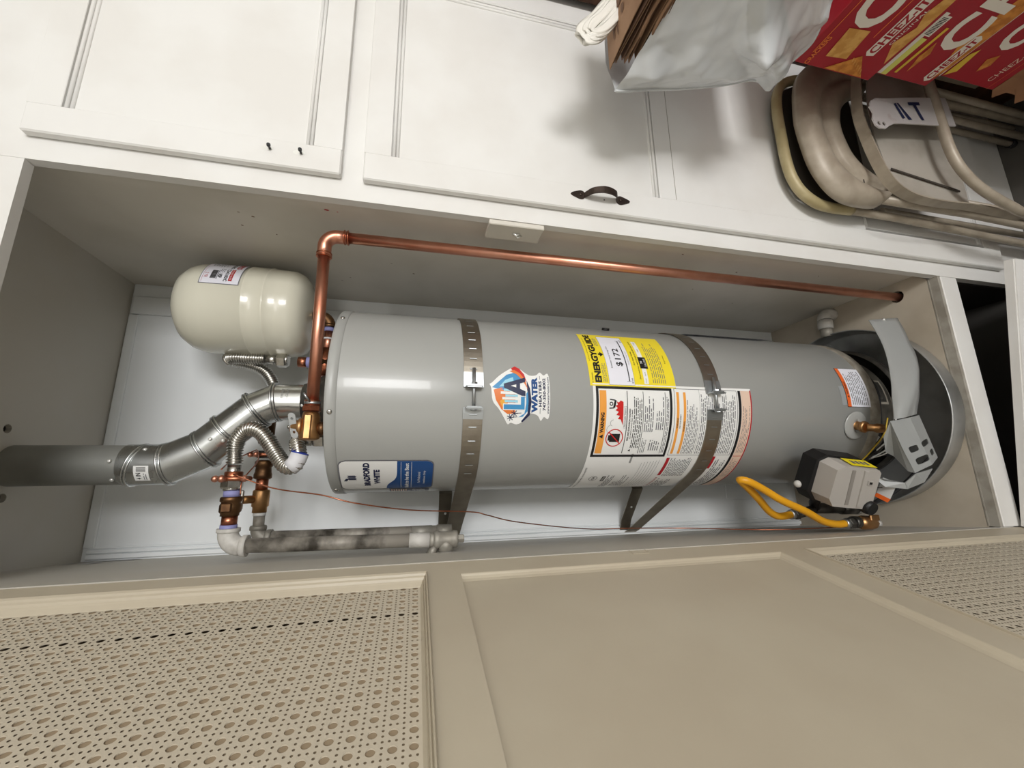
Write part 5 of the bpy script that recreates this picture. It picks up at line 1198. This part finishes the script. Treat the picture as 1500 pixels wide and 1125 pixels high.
b = MB(); b.tube(spline([(2*XM-.118, -.19, .02), (2*XM-.10, -.185, -.25), (2*XM-.10, -.18, FZ+.02)], 4), .0125, 'chair_beige', 14); link('front_leg', b, cc)
feet(cc, (.165, 2*XM-.165), -.135, .06, 'chair_beige')
O_ = Vector((.300, -.200, .462)); ua = Vector((.075, 0, -.335)).normalized(); uc = Vector((1, 0, .12)).normalized()
BP = lambda a, c, d=0: O_+ua*a+uc*c+Vector((0, -1, 0))*d
b = MB()
holed_sheet(b, [(0, 0), (.012, -.010), (.035, -.012), (.050, -.004), (.075, .004), (.10, .004), (.14, .002), (.18, .0), (.24, -.004), (.33, -.008), (.33, .090), (.24, .090), (.18, .090), (.12, .088), (.06, .086), (.035, .088), (.012, .078), (.0, .060), (.006, .04), (-.004, .02)], [circ(.016, .006, .0065, 10), circ(.034, .004, .0065, 10)], BP, .003, 'brace_white')
S = Sheet(b, lambda u, v, h: BP(u, v, h+.0005), 1)
for pts in ([(.098, .068), (.106, .070), (.124, .020), (.113, .018)], [(.110, .070), (.117, .070), (.150, .014), (.136, .014)], [(.156, .062), (.204, .062), (.204, .073), (.156, .073)], [(.174, .062), (.187, .062), (.200, .012), (.189, .012)]):
    S.poly(pts, 'stencil_blue', .0008)
tag(link('cross_brace', b, cc), 'whitish rust-stained brace stencilled AT')

# brown wooden unit standing right of the cabinet doors
b = MB(); b.box((.745, -.55, -.5), (.765, -.02, 1.55), 'wood_brown', bev=.002); b.box((.765, -.55, 1.53), (1.15, -.02, 1.55), 'wood_brown', bev=.002); b.box((1.13, -.55, -.5), (1.15, -.02, 1.53), 'wood_brown', bev=.002)
for z_ in (.1, .6, 1.05): b.box((.765, -.54, z_), (1.13, -.025, z_+.02), 'wood_brown')
b.box((.765, -.03, -.5), (1.13, -.022, 1.53), 'wood_brown')
tag(link('bookcase', b), 'dark brown wooden shelf unit at the far right of the cabinet', 'shelf')

# ------------------------------------------------------------------ the room around
b = MB(); b.box((-2.4, -4.9, -.54), (2.2, .75, -.501), 'concrete'); tag(link('floor', b, origin=(0, 0, 0)), kind='structure')
b = MB(); b.box((-2.4, -4.9, 2.76), (2.2, .75, 2.80), 'room_wall'); tag(link('ceiling', b, origin=(0, 0, 0)), kind='structure')
b = MB(); b.box((1.6, -4.5, -.5), (1.64, .75, 2.76), 'room_wall'); tag(link('wall_right', b, origin=(0, 0, 0)), kind='structure')
b = MB(); b.box((-1.9, -4.5, -.5), (-1.86, .75, 2.76), 'room_wall'); tag(link('wall_left', b, origin=(0, 0, 0)), kind='structure')
b = MB(); b.box((.80, .0, -.5), (1.6, .03, 2.76), 'room_wall'); b.box((-1.86, .0, -.5), (-.90, .03, 2.76), 'room_wall'); tag(link('wall_front', b, origin=(0, 0, 0)), kind='structure')
b = MB(); b.box((-1.86, -4.54, -.5), (.18, -4.50, 2.76), 'room_wall'); b.box((1.06, -4.54, -.5), (1.6, -4.50, 2.76), 'room_wall'); b.box((.18, -4.54, -.5), (1.06, -4.50, 1.0), 'room_wall'); b.box((.18, -4.54, 2.55), (1.06, -4.50, 2.76), 'room_wall'); tag(link('wall_rear', b, origin=(0, 0, 0)), kind='structure')
